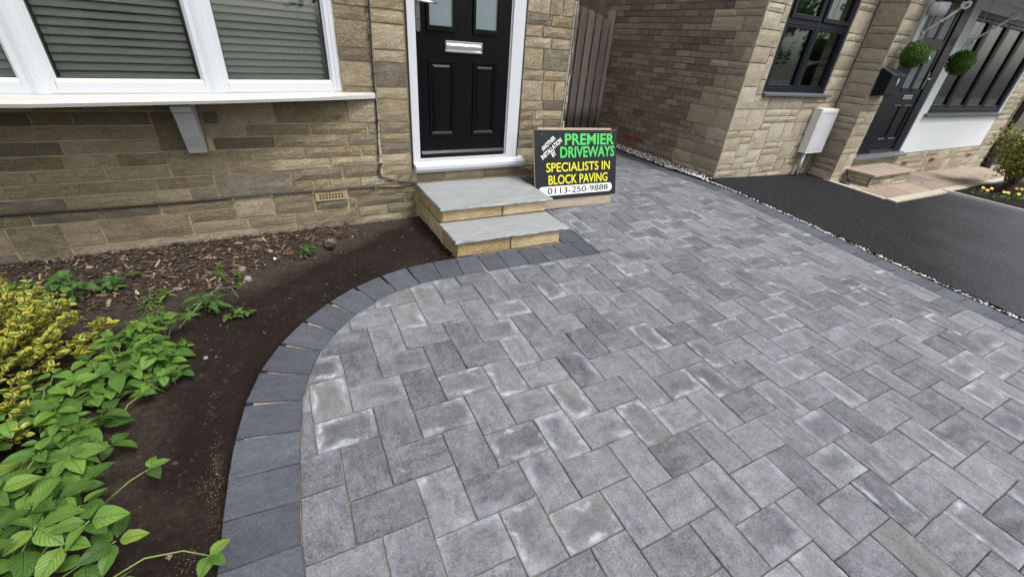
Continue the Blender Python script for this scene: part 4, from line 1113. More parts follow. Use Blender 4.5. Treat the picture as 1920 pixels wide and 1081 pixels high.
# rendered front with door and big window
fr2 = lambda a, z, o: (a, YD-o, z)
b = MB(); b.box(7.75, 14.0, YD+.012, YD+.26, -.6, .285); b.box(13.05, 14.0, YD+.012, YD+.26, .285, 5.4)
fw2 = b.build('lower_wall', M['mortar2'], nh)
b = MB(); b.box(9.40, 13.05, YD+.004, YD+.25, .285, .915); b.box(9.40, 9.68, YD+.004, YD+.25, .915, 2.36); b.box(12.98, 13.05, YD+.004, YD+.25, .915, 2.36); b.box(7.76, 13.05, YD+.004, YD+.25, 2.48 if False else 2.50, 5.4); b.box(9.40, 13.05, YD+.005, YD+.25, 2.36, 2.50)
b.build('white_render', M['render'], nh)
ashlar(7.76, 13.95, -.30, .28, None, (.13, .096), fw2, fr2, seed=13, hmax=2)
ashlar(13.06, 13.95, .285, 2.5, None, (.15, .1), fw2, fr2, seed=14, hmax=2)
for x_ in (9.68, 10.82, 12.6):
    q = MB(); q.box(x_, x_+.21, YD-.014, YD+.0, .075, .14); ob = q.build('air_brick', M['terracotta'], nh, bevel=.003)
    hh = MB(); [hh.box(x_+.02, x_+.19, YD-.0155, YD-.0135, z_, z_+.008) for z_ in (.088, .103, .118)]; hh.build('air_slots', M['dark'], ob)
w2 = rect_window(nh, 'window', 9.68, 12.98, .93, 2.36, YD+.03, [10.44, 11.21, 12.06], None, M['anth'], M['glass_n'], .07, .05)
s_ = MB(); s_.prism([(YD+.05, .885), (YD-.06, .880), (YD-.062, .908), (YD+.02, .928), (YD+.05, .928)], 9.60, 13.12, ax='x'); s_.build('window_sill', M['anth_sill'], w2, bevel=.002)
rm = MB(); rm.box(9.5, 13.2, 4.9, 4.95, .4, 2.8); rm.box(9.45, 9.5, YD+.26, 4.9, .4, 2.8); rm.box(13.2, 13.25, YD+.26, 4.9, .4, 2.8); rm.box(9.5, 13.2, YD+.26, 4.9, 2.6, 2.65); rm.box(9.5, 13.2, YD+.26, 4.9, .42, .45)
rm.build('room_interior', M['room'], nh)
rb = thing('red_sofa', 'orange red sofa back seen low behind the large grey window', 'sofa', (0, 0, 0))
q = MB(); q.box(9.75, 11.3, YD+.24, YD+.44, .46, 1.13); q.build('sofa_back', simple('red_fabric', (.42, .10, .06), .8), rb, bevel=.03)
q = MB(); q.box(9.75, 11.3, YD+.45, YD+1.0, .46, .85); q.build('sofa_seat', M['terracotta'], rb, bevel=.03)
bl = thing('window_blind', 'pale slatted blind hanging inside the large grey window', 'blind', (0, 0, 0))
sm = MB(); sm.box(0, 3.2, 0, .03, 0, .003, mat=Matrix.Rotation(R(55), 4, 'X')); me = sm.mesh('slat'); me.materials.append(M['slat'])
z = 1.17
while z < 2.3: place('slat', me, bl, loc=(9.73, YD+.17, z)); z += .042
# neighbour's door
nd = bpy.data.objects.new('door', None); COL.objects.link(nd); nd.parent = nh
q = MB(); q.box(7.78, 8.34, YD+.02, YD+.09, .33, 2.46); q.box(9.14, 9.38, YD+.012, YD+.09, .33, 2.46); q.box(8.34, 9.14, YD+.02, YD+.09, 2.38, 2.46); q.build('door_frame', M['anth'], nd, bevel=.006)
q = MB(); q.box(8.345, 9.135, YD+.045, YD+.085, .37, 2.375)
for a, c, d_, e in ((8.345, 8.44, .37, 2.375), (9.04, 9.135, .37, 2.375), (8.70, 8.78, .37, 2.375), (8.44, 8.70, .37, .52), (8.78, 9.04, .37, .52), (8.44, 8.70, 1.06, 1.26), (8.78, 9.04, 1.06, 1.26), (8.44, 8.70, 1.80, 1.92), (8.78, 9.04, 1.80, 1.92), (8.44, 8.7, 2.3, 2.375), (8.78, 9.04, 2.3, 2.375)): q.box(a, c, YD+.030, YD+.045, d_, e)
q.build('door_leaf', M['anth'], nd)
for a, c in ((8.44, 8.70), (8.78, 9.04)):
    q = MB(); q.box(a+.01, c-.01, YD+.040, YD+.044, 1.28, 1.79); q.box(a+.01, c-.01, YD+.040, YD+.044, 1.935, 2.29); q.build('door_glass', M['frosted'], nd)
    for z_ in (.535, 1.03): 
        q = MB(); q.prism([(a+.03, z_), (c-.03, z_), (c-.01, z_+.02), (a+.01, z_+.02)], YD+.024, YD+.0445); q.build('panel_edge', M['anth_sill'], nd)
    q = MB(); q.box(a, c, YD+.018, YD+.03, 1.245, 1.27); q.build('glazing_bead', M['anth'], nd, bevel=.003)
q = MB(); q.box(8.60, 8.90, YD+.018, YD+.0295, 1.125, 1.185); q.build('letterbox', M['metal'], nd, bevel=.003)
q = MB(); q.box(9.065, 9.10, YD+.015, YD+.0295, 1.28, 1.50); q.tube([(9.08, YD+.01, 1.42), (9.08, YD-.02, 1.42), (8.98, YD-.024, 1.42)], .010, 8); q.build('handle', M['metal'], nd, bevel=.002)
q = MB(); q.tube([(8.74, YD+.02, 1.72), (8.72, YD-.005, 1.68), (8.74, YD-.01, 1.62), (8.76, YD-.005, 1.68), (8.74, YD+.02, 1.72)], .010, 8); q.build('knocker', M['metal'], nd)
q = MB(); q.prism([(YD+.06, .27), (YD-.09, .265), (YD-.092, .295), (YD-.02, .325), (YD+.06, .325)], 7.76, 9.47, ax='x'); q.build('threshold', M['anth_sill'], nd, bevel=.002)
q = MB(); q.box(8.35, 9.13, YD+.005, YD+.03, .33, .362); q.build('weather_bar', M['metal_dull'], nd)
# white trim and canopy
cn = bpy.data.objects.new('canopy', None); COL.objects.link(cn); cn.parent = nh
q = MB(); q.box(7.765, 7.87, YD-.10, YD-.01, 1.84, 2.50); q.build('trim_post', M['white'], cn, bevel=.004)
q = MB(); q.box(7.70, 13.3, YD-.95, YD-.01, 2.505, 2.62); q.build('canopy_soffit', M['render'], cn, bevel=.004)
q = MB(); q.lathe([(.02, 0), (.09, .01), (.10, .06), (.10, .14)], (7.80, YD-.20, 2.13), 20); q.build('corbel', M['white'], cn, smooth=True)
def scroll_bracket(x, z0, lab):
    P = []
    def spiral(cy, cz, r0, turns, a0, sgn, n=26):
        return [(cy+(r0*(1-.72*k/n))*math.cos(a0+sgn*turns*6.283*k/n), cz+(r0*(1-.72*k/n))*math.sin(a0+sgn*turns*6.283*k/n)) for k in range(n+1)]
    lo = spiral(YD-.075, z0+.03, .058, 1.25, -.9, -1); hi = spiral(YD-.42, z0+.36, .062, 1.25, 2.24, -1)
    pts = list(reversed(lo))+[(YD-.16, z0+.11), (YD-.26, z0+.20), (YD-.36, z0+.30)]
    q = MB(); q.tube([(x, a, c) for a, c in pts], .015, 8, smooth if False else None)
    q.tube([(x, a, c) for a, c in [(YD-.36, z0+.30), (YD-.42, z0+.385)]+hi[6:]], .015, 8)
    q.lathe([(.012, -.02), (.024, -.01), (.024, .01), (.012, .02)], (x, YD-.24, z0+.185), 10)
    t = tag(q.build('scroll_bracket', M['white_iron'], None, smooth=True), lab, 'bracket', 'white wrought iron scroll brackets')
    return t
scroll_bracket(7.92, 1.90, 'white iron scroll bracket left of the grey front door, above the mailbox')
scroll_bracket(9.62, 1.92, 'white iron scroll bracket between the grey front door and the large window')
# topiary balls
def topiary(c, rad, lab):
    t = thing('topiary_ball', lab, 'topiary ball', c, 'topiary balls by the grey door')
    r = random.Random(int(c[0]*10)); q = MB(); q.lathe([(rad*.86*math.sin(a), -rad*.86*math.cos(a)) for a in [.05+3.04*k/12 for k in range(13)]], (0, 0, 0), 18); q.build('core', M['topiary'], t, smooth=True)
    q = MB()
    for i in range(2600):
        u = r.uniform(-1, 1); a = r.uniform(0, 6.283); s = math.sqrt(1-u*u); n = Vector((s*math.cos(a), s*math.sin(a), u))
        p = n*rad*r.uniform(.86, 1.03); m = (n+Vector((r.gauss(0, .5), r.gauss(0, .5), r.gauss(0, .5)))).normalized()
        tt = m.orthogonal().normalized(); bb = m.cross(tt); L = rad*.09
        q.add([p-tt*L*.4, p+bb*L*.5+n*L*.3, p+tt*L+n*L*.4, p-bb*L*.5], [(0, 1, 2, 3)], r.random())
    q.build('foliage', M['topiary'], t, kind='stuff')
    q = MB(); q.tube([(0, 0, rad), (0, .0, rad+.9)], .004, 5); q.build('hanging_wire', M['metal_dull'], t)
topiary((7.52, 2.09, 1.685), .150, 'green box topiary ball hanging left of the grey door, by the mailbox')
topiary((9.06, 2.10, 1.66), .160, 'green box topiary ball hanging right of the grey door, in front of the large window')
# mailbox
mb_ = thing('mailbox', 'dark grey wall mailbox with a white number, left of the grey front door', 'mailbox', (7.30, YP-.01, 1.17))
q = MB(); q.prism([(0, 0), (-.15, .03), (-.15, .27), (0, .34)], .02, .34, ax='x'); q.build('box', M['anth'], mb_, bevel=.008)
q = MB(); q.prism([(.0, .342), (-.165, .268), (-.165, .278), (0, .352)], .01, .35, ax='x'); q.build('lid', M['anth_sill'], mb_, bevel=.003)
nm = txt('9', .0, .05, 0, .085, M['signwhite'], .01, parent=mb_, name='number'); nm.matrix_local = Matrix.Translation((.20, -.1515, .15)) @ Matrix.Rotation(R(90), 4, 'X')
# downpipe
dp = thing('downpipe', 'black downpipe at the far right end of the cream house', 'drainpipe', (13.88, YD-.07, 0))
q = MB(); q.tube([(0, 0, .0), (0, 0, 5)], .055, 12); q.build('pipe', M['blackplastic'], dp, smooth=True)
q = MB(); q.tube([(0, 0, -.22), (0, 0, .30)], .085, 12); q.build('lower_section', M['blackplastic'], dp, smooth=True)
for z in (.3, 1.6): q = MB(); q.box(-.075, .075, -.06, .07, z, z+.05); q.build('pipe_clip', M['blackplastic'], dp, bevel=.005)
# neighbours' step, patio
def pz(x, y): return -.004-.030*(x-7.3)+.045*(y-2.2)
pa = bpy.data.objects.new('patio', None); COL.objects.link(pa); pa['kind'] = 'structure'
def flat(name, P, mat, par, th=.05, dzz=0):
    n = len(P); V = [(x, y, pz(x, y)+dzz) for x, y in P]+[(x, y, pz(x, y)-th) for x, y in P]
    q = MB(); q.add(V, [tuple(range(n))]+[(i, i+n, (i+1) % n+n, (i+1) % n) for i in range(n)], random.Random(int(P[0][0]*77+P[0][1]*33)).random()); return q.build(name, mat, par, bevel=.004)
xsx = [7.42, 8.25, 9.1, 10.0, 10.9, 11.8, 12.8, 13.8, 15.5]
flat('pointing', [(7.36, 1.46), (10.9, 1.60), (16, 1.7), (16, 2.39), (7.30, 2.30)], M['kerb'], pa, .08, -.008)
for i in range(len(xsx)-1):
    a, c = xsx[i]+.012, xsx[i+1]-.012; m_ = 1.98+(.06 if i % 2 else -.06)
    if a < 15: 
        flat('paving_slab', [(a, 1.56+.035*(a-7.4)), (c, 1.56+.035*(c-7.4)), (c, m_), (a, m_)], M['patio'], pa)
        flat('paving_slab', [(a, m_+.022), (c, m_+.022), (c, 2.36), (a, 2.36)] if i else [(a-.06, m_+.022), (c, m_+.022), (c, 2.36), (7.78, 2.36), (7.78, 2.28), (a-.06, 2.28)], M['patio'], pa)
r = random.Random(3)
x = 7.33
while x < 10.9:   # edging sets along the front
    L = r.uniform(.22, .34); flat('edging_stone', [(x, 1.42+.035*(x-7.3)), (x+L-.012, 1.42+.035*(x+L-7.3)), (x+L-.012, 1.54+.035*(x+L-7.3)), (x, 1.54+.035*(x-7.3))], M['kerb'], pa, .06, .003); x += L
y = 1.56
while y < 2.2:
    L = .21; flat('edging_stone', [(7.27, y), (7.38, y), (7.38, y+L-.012), (7.27, y+L-.012)], M['kerb'], pa, .06, .003); y += L
ns = thing('neighbour_step', 'low pinkish stone slab step on cream walling in front of the grey door', 'step', (7.66, 1.93, 0))
q = MB(); q.box(.02, 1.26, .02, .42, -.10, .125); q.build('step_core', M['mortar2'], ns)
fq_ = lambda a, z, o: (a, .01-o, z); fl_ = lambda a, z, o: (.01-o, a, z)
ashlar(.0, 1.27, -.06, .13, None, (.11, .062), ns, fq_, M['quoin'], seed=3, hmax=1); ashlar(.0, .42, -.06, .13, None, (.11, .062), ns, fl_, M['quoin'], seed=4, hmax=1)
q = MB(); q.box(-.03, 1.30, -.03, .43, .131, .165); q.build('step_slab', M['patio'], ns, bevel=.006)
# boot scraper / shoe, hose
sh = thing('boot_scraper', 'small black boot brush beside the neighbour step on the patio', 'boot scraper', (9.25, 2.16, pz(9.25, 2.16)))
q = MB(); q.box(-.13, .13, -.09, .09, 0, .025); q.build('base', M['blackplastic'], sh, bevel=.005)
q = MB(); q.prism([(-.09, .02), (.09, .02), (.0, .13)], -.12, -.10, ax='x'); q.prism([(-.09, .02), (.09, .02), (.0, .13)], .10, .12, ax='x'); q.tube([(-.11, 0, .12), (.11, 0, .12)], .012, 8); q.tube([(-.11, .05, .05), (.11, .05, .05)], .03, 8); q.build('brushes', M['blackplastic'], sh)
q = MB(); pts = [(7.60, 2.27, .16), (7.58, 2.2, .06), (7.52, 2.12, .0), (7.42, 2.09, -.002), (7.38, 2.16, -.002), (7.43, 2.22, -.001), (7.50, 2.19, .0), (7.57, 2.16, .015)]
q.tube([(a, c, max(d_, pz(a, c)+.012)) for a, c, d_ in pts], .012, 8); tag(q.build('black_hose', M['blackplastic'], None, smooth=True), 'short loop of black hose lying at the foot of the stone pier', 'hose')
q = MB(); q.tube([(x_, 1.75+.25*math.sin((x_-9)*1.4)+(x_-9)*-.02, pz(x_, 1.75)+.006) for x_ in [9.3+.12*k for k in range(16)]], .006, 5); tag(q.build('thin_lead', M['twig'], None), 'thin brown lead trailing across the patio slabs', 'cable')
# far timber beyond the downpipe
fg = thing('timber_screen', 'orange stained timber screen beyond the black downpipe', 'fence', (0, 0, 0))
for i in range(6): q = MB(); q.box(14.05+i*.19, 14.05+i*.19+.18, 2.75, 2.79, -.3, 2.2, rnd=i*.17); q.build('screen_board', M['wood2'], fg, bevel=.003)
q = MB(); q.box(14.02, 15.25, 2.80, 2.86, .3, .4); q.box(14.02, 15.25, 2.80, 2.86, 1.6, 1.7); q.build('screen_rail', M['wood2'], fg)
q = MB(); q.box(15.4, 19, 2.4, 6, -.6, 5); tag(q.build('grey_outbuilding', M['concrete'], None), 'plain grey rendered wall beyond the timber screen at the right edge', 'wall')
# border bed with pansies
def gz(x, y): return tz(x, y)+.03
q = MB(); n = 14
for i in range(n+1):
    for j in range(n+1):
        x, y = 9.35+3.6*i/n, .55+.98*j/n; x0l = 9.35+(1.5-y)*.35
        q.v.append((max(x, x0l), y, gz(x, y)+.02*mn.noise(Vector((x*3, y*3, 0))))); q.r.append(0); q.uv.append((0, 0))
for i in range(n):
    for j in range(n): k = i*(n+1)+j; q.f.append((k, k+1, k+n+2, k+n+1))
q.build('neighbour_flower_bed', M['soil'], kind='structure')
q = MB()
P = [(9.28, 1.55), (9.60, .55), (9.64, .55), (9.33, 1.55)]
q.add([(x, y, tz(x, y)+.05) for x, y in P]+[(x, y, tz(x, y)-.02) for x, y in P], [(0, 1, 2, 3)]+[(i, i+4, (i+1) % 4+4, (i+1) % 4) for i in range(4)])
q.build('bed_edging', M['concrete'], kind='structure')

# ---------------------------------------------------------------- plants
def leaf_mesh(name, mat, L=1.0, Wd=.55, curl=.18, fold=.12, n=5, tip=1.0, serr=0, seed=0):
    r = random.Random(seed); V = []; F = []; UV = []
    for i in range(n+1):
        t = i/n; wv = Wd/2*(math.sin(math.pi*min(1, t**.75))**.8 if 0 < t < 1 else 0)*(1+serr*((-1)**i))
        z = -curl*(t*t)*L+.06*math.sin(t*3)
        for s in (-1, -.5, 0, .5, 1):
            if i in (0, n) and s != 0: continue
            V.append((s*wv, t*L, z+fold*abs(s)*wv*2-(.10*wv*(abs(s) == 1)))); UV.append((s, t))
    # rows: 1, 5*(n-1), 1
    for k in range(4): F.append((0, 1+k, 2+k))
    for i in range(n-2):
        for k in range(4): a = 1+i*5+k; F.append((a, a+5, a+6, a+1))
    l = 1+(n-1)*5; a = 1+(n-2)*5
    for k in range(4): F.append((a+k, l, a+k+1))
    m = MB(); m.add(V, F, 0, UV); me = m.mesh(name, True); me.materials.append(mat); return me
LG = [leaf_mesh('leaf', M['leaf'], 1, .62, .22, .16, 5, serr=.0, seed=i) for i in range(2)]+[leaf_mesh('leaf', M['leaf'], 1, .52, .10, .22, 6, serr=.05), leaf_mesh('leaf', M['leaf'], 1, .72, .34, .1, 5)]
LD = [leaf_mesh('leaf', M['leafd'], 1, .5, .2, .18, 5), leaf_mesh('leaf', M['leafd'], 1, .6, .3, .12, 6, serr=.08)]
LE = [leaf_mesh('leaf', M['euon'], 1, .50, .12, .25, 4), leaf_mesh('leaf', M['euon'], 1, .58, -.05, .3, 4)]
LB = [leaf_mesh('leaf', M['bushleaf'], 1, .45, .2, .2, 4)]
LN = [leaf_mesh('leaf', M['leafd'], 1, .26, .35, .25, 6)]
LNG = [leaf_mesh('leaf', M['leaf'], 1, .27, .40, .25, 6)]
def leaf_mat4(p, d, size, roll=0, tiltn=None):
    d = Vector(d).normalized(); up = Vector((0, 0, 1)) if tiltn is None else Vector(tiltn)
    x = d.cross(up)
    if x.length < .1: x = d.orthogonal()
    x.normalize(); z = x.cross(d).normalized()
    m = Matrix(((x.x, d.x, z.x, 0), (x.y, d.y, z.y, 0), (x.z, d.z, z.z, 0), (0, 0, 0, 1)))
    return Matrix.Translation(p) @ m @ Matrix.Rotation(roll, 4, 'Y') @ Matrix.Scale(size, 4)
def append_leaf(mb, me, m4, rnd):
    mb.add([m4 @ v_.co for v_ in me.vertices], [tuple(p_.vertices) for p_ in me.polygons], rnd, [tuple(d_.vector[:2]) for d_ in me.attributes['luv'].data])
def leafy(name, label, base, stems, meshes, size, seed, group, cat='plant', stemmat='stem', per=(3, 5), droop=.25, whorl_gap=.05, stem_r=.003):
    """stems: list of tip offsets; leaves in whorls near the tips, laid out towards the light"""
    r = random.Random(seed); t = thing(name, label, cat, base, group); st = MB(); cnt = 0
    for tip in stems:
        tip = Vector(tip); root = Vector((tip.x*.25+r.gauss(0, .01), tip.y*.25+r.gauss(0, .01), -.01)); midp = Vector((tip.x*.55, tip.y*.55, tip.z*.72))
        st.tube([root, midp, tip], stem_r, 5, stem_r*.6)
        for lv in range(r.randint(1, 2) if tip.z > .12 else 1):
            c = tip.lerp(midp, lv*.55); n = r.randint(*per); a0 = r.uniform(0, 6.28)
            for k in range(n):
                a = a0+6.283*k/n+r.gauss(0, .25); el = r.uniform(-.2, .38)-(lv*.15)
                d = Vector((math.cos(a)*math.cos(el), math.sin(a)*math.cos(el), math.sin(el)))
                place('leaf', r.choice(meshes), t, mat4=leaf_mat4(c+d*size*.10, d, size*r.uniform(.62, 1.15)*(1 if lv == 0 else 1.1), r.gauss(0, .3))); cnt += 1
    st.build('stems', M[stemmat], t, smooth=True)
    return t
def clump_tips(n, rx, ry, h, r, cx=0, cy=0, hmin=.4):
    T = []
    for i in range(n):
        a = r.uniform(0, 6.283); d = math.sqrt(r.random()); T.append((cx+rx*d*math.cos(a), cy+ry*d*math.sin(a), h*(r.uniform(hmin, 1))*(1-.35*d*d)))
    return T
r = random.Random(101)
GP = 'green leafy plants in the flower bed'
def gl(label, x, y, n, rx, ry, h, size, seed, meshes=None, name='leafy_plant'):
    return leafy(name, label, (x, y, bedz(x, y)), clump_tips(n, rx, ry, h, random.Random(seed)), meshes or LG, size, seed, GP)
gl('large leafed green plant in the bottom left corner of the photo', -.86, .16, 40, .30, .24, .34, .085, 1)
gl('fresh green plant spreading over the soil just above the bottom left one', -.98, .50, 34, .26, .20, .28, .078, 2)
gl('green plant at the very bottom edge beside the bare soil', -.66, -.10, 30, .20, .18, .26, .074, 3)
gl('green plant on the left edge below the straggling yellow edged shoots', -1.38, .46, 28, .24, .20, .26, .075, 4)
gl('round leafed green plant beside the bare soil, midway up the bed', -.76, 1.16, 24, .19, .20, .20, .075, 5)
gl('low green plant right of the yellow shrub, facing the bare soil', -.68, 1.38, 22, .17, .14, .17, .062, 6)
gl('green plant between the yellow shrub and the bottom left one', -.98, .96, 32, .24, .20, .19, .068, 7)
gl('darker green plant behind the yellow shrub near the bark mulch', -1.22, 2.02, 14, .17, .14, .16, .075, 8, LD)
gl('green plant hidden low at the far left behind the shrub', -1.55, 1.2, 18, .25, .25, .25, .08, 9)
gl('outlying green plant at the left of the bottom corner', -1.3, .25, 18, .26, .26, .32, .08, 10)
gl('small round leafed plant at the soil edge below the low green plant', -.60, 1.02, 8, .08, .12, .10, .055, 12)
gl('green plant filling the gap above the bottom left one', -.84, .74, 14, .14, .14, .17, .08, 13)
# trailing shoots reaching over the bare soil
def shoot(label, pts, lv, size, seed, meshes=LG):
    r = random.Random(seed); t = thing('trailing_shoot', label, 'plant', pts[0], GP); p0 = Vector(pts[0])
    q = MB(); q.tube([Vector(p)-p0 for p in pts], .0028, 6, .0016); q.build('stem', M['stem'], t, smooth=True)
    e = Vector(pts[-1])-p0; f = (Vector(pts[-1])-Vector(pts[-2])).normalized()
    for a in lv:
        d = Matrix.Rotation(a, 3, 'Z') @ Vector((f.x, f.y, .12)); place('leaf', r.choice(meshes), t, mat4=leaf_mat4(e, d, size*r.uniform(.85, 1.15), r.gauss(0, .2)))
shoot('trailing shoot with three leaves reaching furthest over the soil at the bottom', [(-.60, .10, .16), (-.52, .12, .17), (-.44, .12, .14), (-.385, .10, .10)], (.9, -.5, -1.6), .060, 1)
shoot('upright shoot with three leaves over the bare soil, left of the border', [(-.70, .44, .08), (-.62, .47, .12), (-.565, .49, .13)], (1.2, -.2, -1.4), .062, 2)
shoot('short shoot with round leaves above the dark hollow in the bed', [(-.74, .84, .05), (-.70, .90, .10), (-.655, .94, .11)], (1.5, .2, -1.1, 2.6), .05, 3)
shoot('pale twig like shoot with small leaves near the lizard green sprig', [(-.76, 1.0, .06), (-.68, 1.06, .08), (-.62, 1.10, .08)], (.8, -.6), .045, 4)
# weeds in the mulch
def weed(label, x, y, n, rad, h, size, seed, meshes):
    leafy('weed', label, (x, y, bedz(x, y)), clump_tips(n, rad, rad, h, random.Random(seed), hmin=.3), meshes, size, seed, 'small weeds in the bed', 'weed', per=(3, 5), stem_r=.0015)
weed('lone green weed in the mulch nearest the doorsteps', .085, 2.20, 7, .045, .09, .045, 1, LD)
weed('feathery weed patch in the middle of the bark mulch', -.40, 2.08, 22, .10, .035, .022, 2, LNG)
weed('narrow leafed weed clump between mulch and bare soil', -.50, 1.66, 9, .07, .11, .085, 3, LN)
weed('trailing weed with small round leaves at the soil edge', -.34, 1.56, 9, .075, .05, .035, 4, LG)
weed('spreading weed left of the narrow leafed clump', -.74, 1.88, 9, .07, .08, .05, 5, LNG)
weed('weed with cut leaves in the mulch near the wall, left part', -.98, 2.18, 9, .10, .07, .05, 6, LD)
weed('small green weed just above the feathery patch', -.46, 2.21, 4, .03, .05, .03, 7, LG)
weed('tiny weed beside the grey pebble in the mulch', -.34, 1.90, 5, .03, .03, .028, 8, LG)
weed('sprig with three leaves alone on the bare soil', -.56, 1.31, 3, .03, .04, .05, 9, LG)
weed('wispy weed at the top of the round leafed plant', -.72, 1.62, 14, .10, .10, .035, 10, LNG)
weed('weed at the far left in the mulch', -1.45, 2.2, 9, .10, .09, .06, 11, LD)
# golden variegated euonymus
def euonymus(base, seed, R_, H, nst, label, n_obj=300):
    r = random.Random(seed); t = thing('variegated_shrub', label, 'shrub', base); st = MB(); rest = MB(); cnt = 0; L = []
    for i in range(nst):
        a = r.uniform(0, 6.283); d = math.sqrt(r.random()); tip = Vector((R_[0]*d*math.cos(a), R_[1]*d*math.sin(a), H*(.45+.55*r.random())*(1-.45*d**3)))
        root = Vector((tip.x*.3, tip.y*.3, 0)); mid = Vector((tip.x*.75, tip.y*.75, tip.z*.6)); st.tube([root, mid, tip], .003, 5, .0012)
        for s in range(6):
            c = tip.lerp(mid, s*.17)
            for k in range(2):
                a2 = s*1.57+k*math.pi+r.gauss(0, .4); el = r.uniform(.0, .7); dd = Vector((math.cos(a2)*math.cos(el), math.sin(a2)*math.cos(el), math.sin(el)))
                L.append((c.z-.15*s*.05, c, dd, r.uniform(.020, .046)*(.7 if s == 0 else 1)))
    L.sort(key=lambda q_: -(q_[0]))
    for i, (z_, c, dd, sz) in enumerate(L):
        m4 = leaf_mat4(c, dd, sz, r.gauss(0, .4))
        if i < n_obj: place('leaf', r.choice(LE), t, mat4=m4)
        else: append_leaf(rest, r.choice(LE), m4, r.random())
    st.build('stems', M['twig'], t); rest.build('inner_leaves', M['euon'], t, kind='stuff', smooth=True)
euonymus((-1.36, 1.36, .03), 5, (.46, .42), .50, 400, 'yellow and green variegated shrub at the left edge of the photo')
euonymus((-.86, 1.47, .03), 6, (.14, .20), .15, 16, 'small low variegated shoot right of the yellow shrub', 200)
euonymus((-1.20, .90, .04), 7, (.27, .27), .34, 120, 'straggling yellow edged shoots below the yellow shrub, among green leaves', 200)
# stones and odd bits in the bed
def rock(label, x, y, s, mat, seed, sq=.7):
    r = random.Random(seed); bm = bmesh.new(); bmesh.ops.create_icosphere(bm, subdivisions=2, radius=1)
    for v_ in bm.verts: v_.co *= 1+.28*mn.noise(v_.co*1.6+Vector((seed, 0, 0))); v_.co.z *= sq; v_.co.y *= .8
    me = bpy.data.meshes.new('rock'); bm.to_mesh(me); bm.free(); me.materials.append(mat)
    o = place('rock', me); o.location = (x, y, bedz(x, y)+s*sq*.4); o.scale = (s, s, s); o.rotation_euler = (0, 0, r.uniform(0, 6)); tag(o, label, 'stone', 'loose stones in the bed')
greyrock = simple('grey_pebble', (.22, .20, .19), .85, var=.3); 
rock('grey stone at the edge of the mulch beside a tiny weed', -.285, 1.98, .028, greyrock, 3)
rock('brownish stone in the mulch above the grey one', -.315, 2.12, .030, simple('brown_pebble', (.20, .15, .12), .85, var=.3), 4)
rock('small pinkish pebble on the bare soil near the bottom', -.585, .10, .010, simple('pink_pebble', (.45, .30, .24), .8), 5)
rock('pale pebble on the bare soil left of the border bend', -.47, 1.20, .014, greyrock, 6)
rock('white chip in the mulch at the right', -.12, 2.22, .012, M['paper'], 7)
q = thing('broken_pot_pieces', 'black plastic scraps on the mulch near the doorsteps', 'scrap', (.245, 2.31, bedz(.245, 2.31)))
for i, (dx_, dy_, rx_, rz_) in enumerate(((0, 0, .5, .3), (.02, -.05, -.35, .9))):
    m = MB(); m.box(-.028, .028, -.022, .022, -.006, .006, mat=Matrix.Translation((dx_, dy_, .022)) @ Matrix.Rotation(rz_, 4, 'Z') @ Matrix.Rotation(rx_, 4, 'X')); m.build('scrap_piece', M['blackplastic'], q, bevel=.002)
m = MB(); r = random.Random(4)
for i in range(46): a = r.uniform(0, 6.28); L = r.uniform(.02, .06); m.tube([(.02+.01*math.cos(a), .06, 0), (.02+L*.6*math.cos(a), .06+L*.5*math.sin(a), r.uniform(.01, .04)), (.02+L*math.cos(a), .06+L*math.sin(a), r.uniform(0, .03))], .0012, 4, .0006)
m.build('dry_roots', M['plank'], q)
m = MB(); m.tube([(-.60, 1.50, .05), (-.50, 1.64, .10), (-.40, 1.80, .12)], .0022, 5, .0012); m.tube([(-.43, 1.76, .115), (-.36, 1.77, .10), (-.33, 1.70, .06)], .0012, 4)
tag(m.build('dry_stalk', M['plank'], None), 'dry straw coloured stalk leaning across the narrow leafed weed', 'stalk')

# neighbour's shrub
bs = thing('garden_bush', 'golden green bush at the right edge in front of the cream house', 'bush', (11.0, 1.25, gz(11.0, 1.25)))
r = random.Random(55); st = MB(); rest = MB(); cand = []
for i in range(40):
    a = r.uniform(0, 6.283); d = math.sqrt(r.random()); tip = Vector((.78*d*math.cos(a)+.05, .46*d*math.sin(a), .55+.48*r.random()-.1*d))
    st.tube([(r.gauss(0, .03), r.gauss(0, .03), -.02), (tip.x*.3, tip.y*.3, tip.z*.4), tip*.9], .012, 5, .003)
    for k in range(170):
        c = Vector((tip.x*.95, tip.y*.95, tip.z))*r.uniform(.72, 1.05)+Vector((r.gauss(0, .07), r.gauss(0, .07), r.gauss(0, .09)-.04))
        if c.z < .16: continue
        cand.append((c, Vector((r.gauss(0, 1), r.gauss(0, 1), r.gauss(.2, .7))), r.uniform(.04, .075)))
for i, (c, dd, sz) in enumerate(cand): append_leaf(rest, LB[0], leaf_mat4(c, dd, sz, r.gauss(0, .5)), r.random())
rest.build('foliage', M['bushleaf'], bs, kind='stuff', smooth=True); st.build('branches', M['twig'], bs)
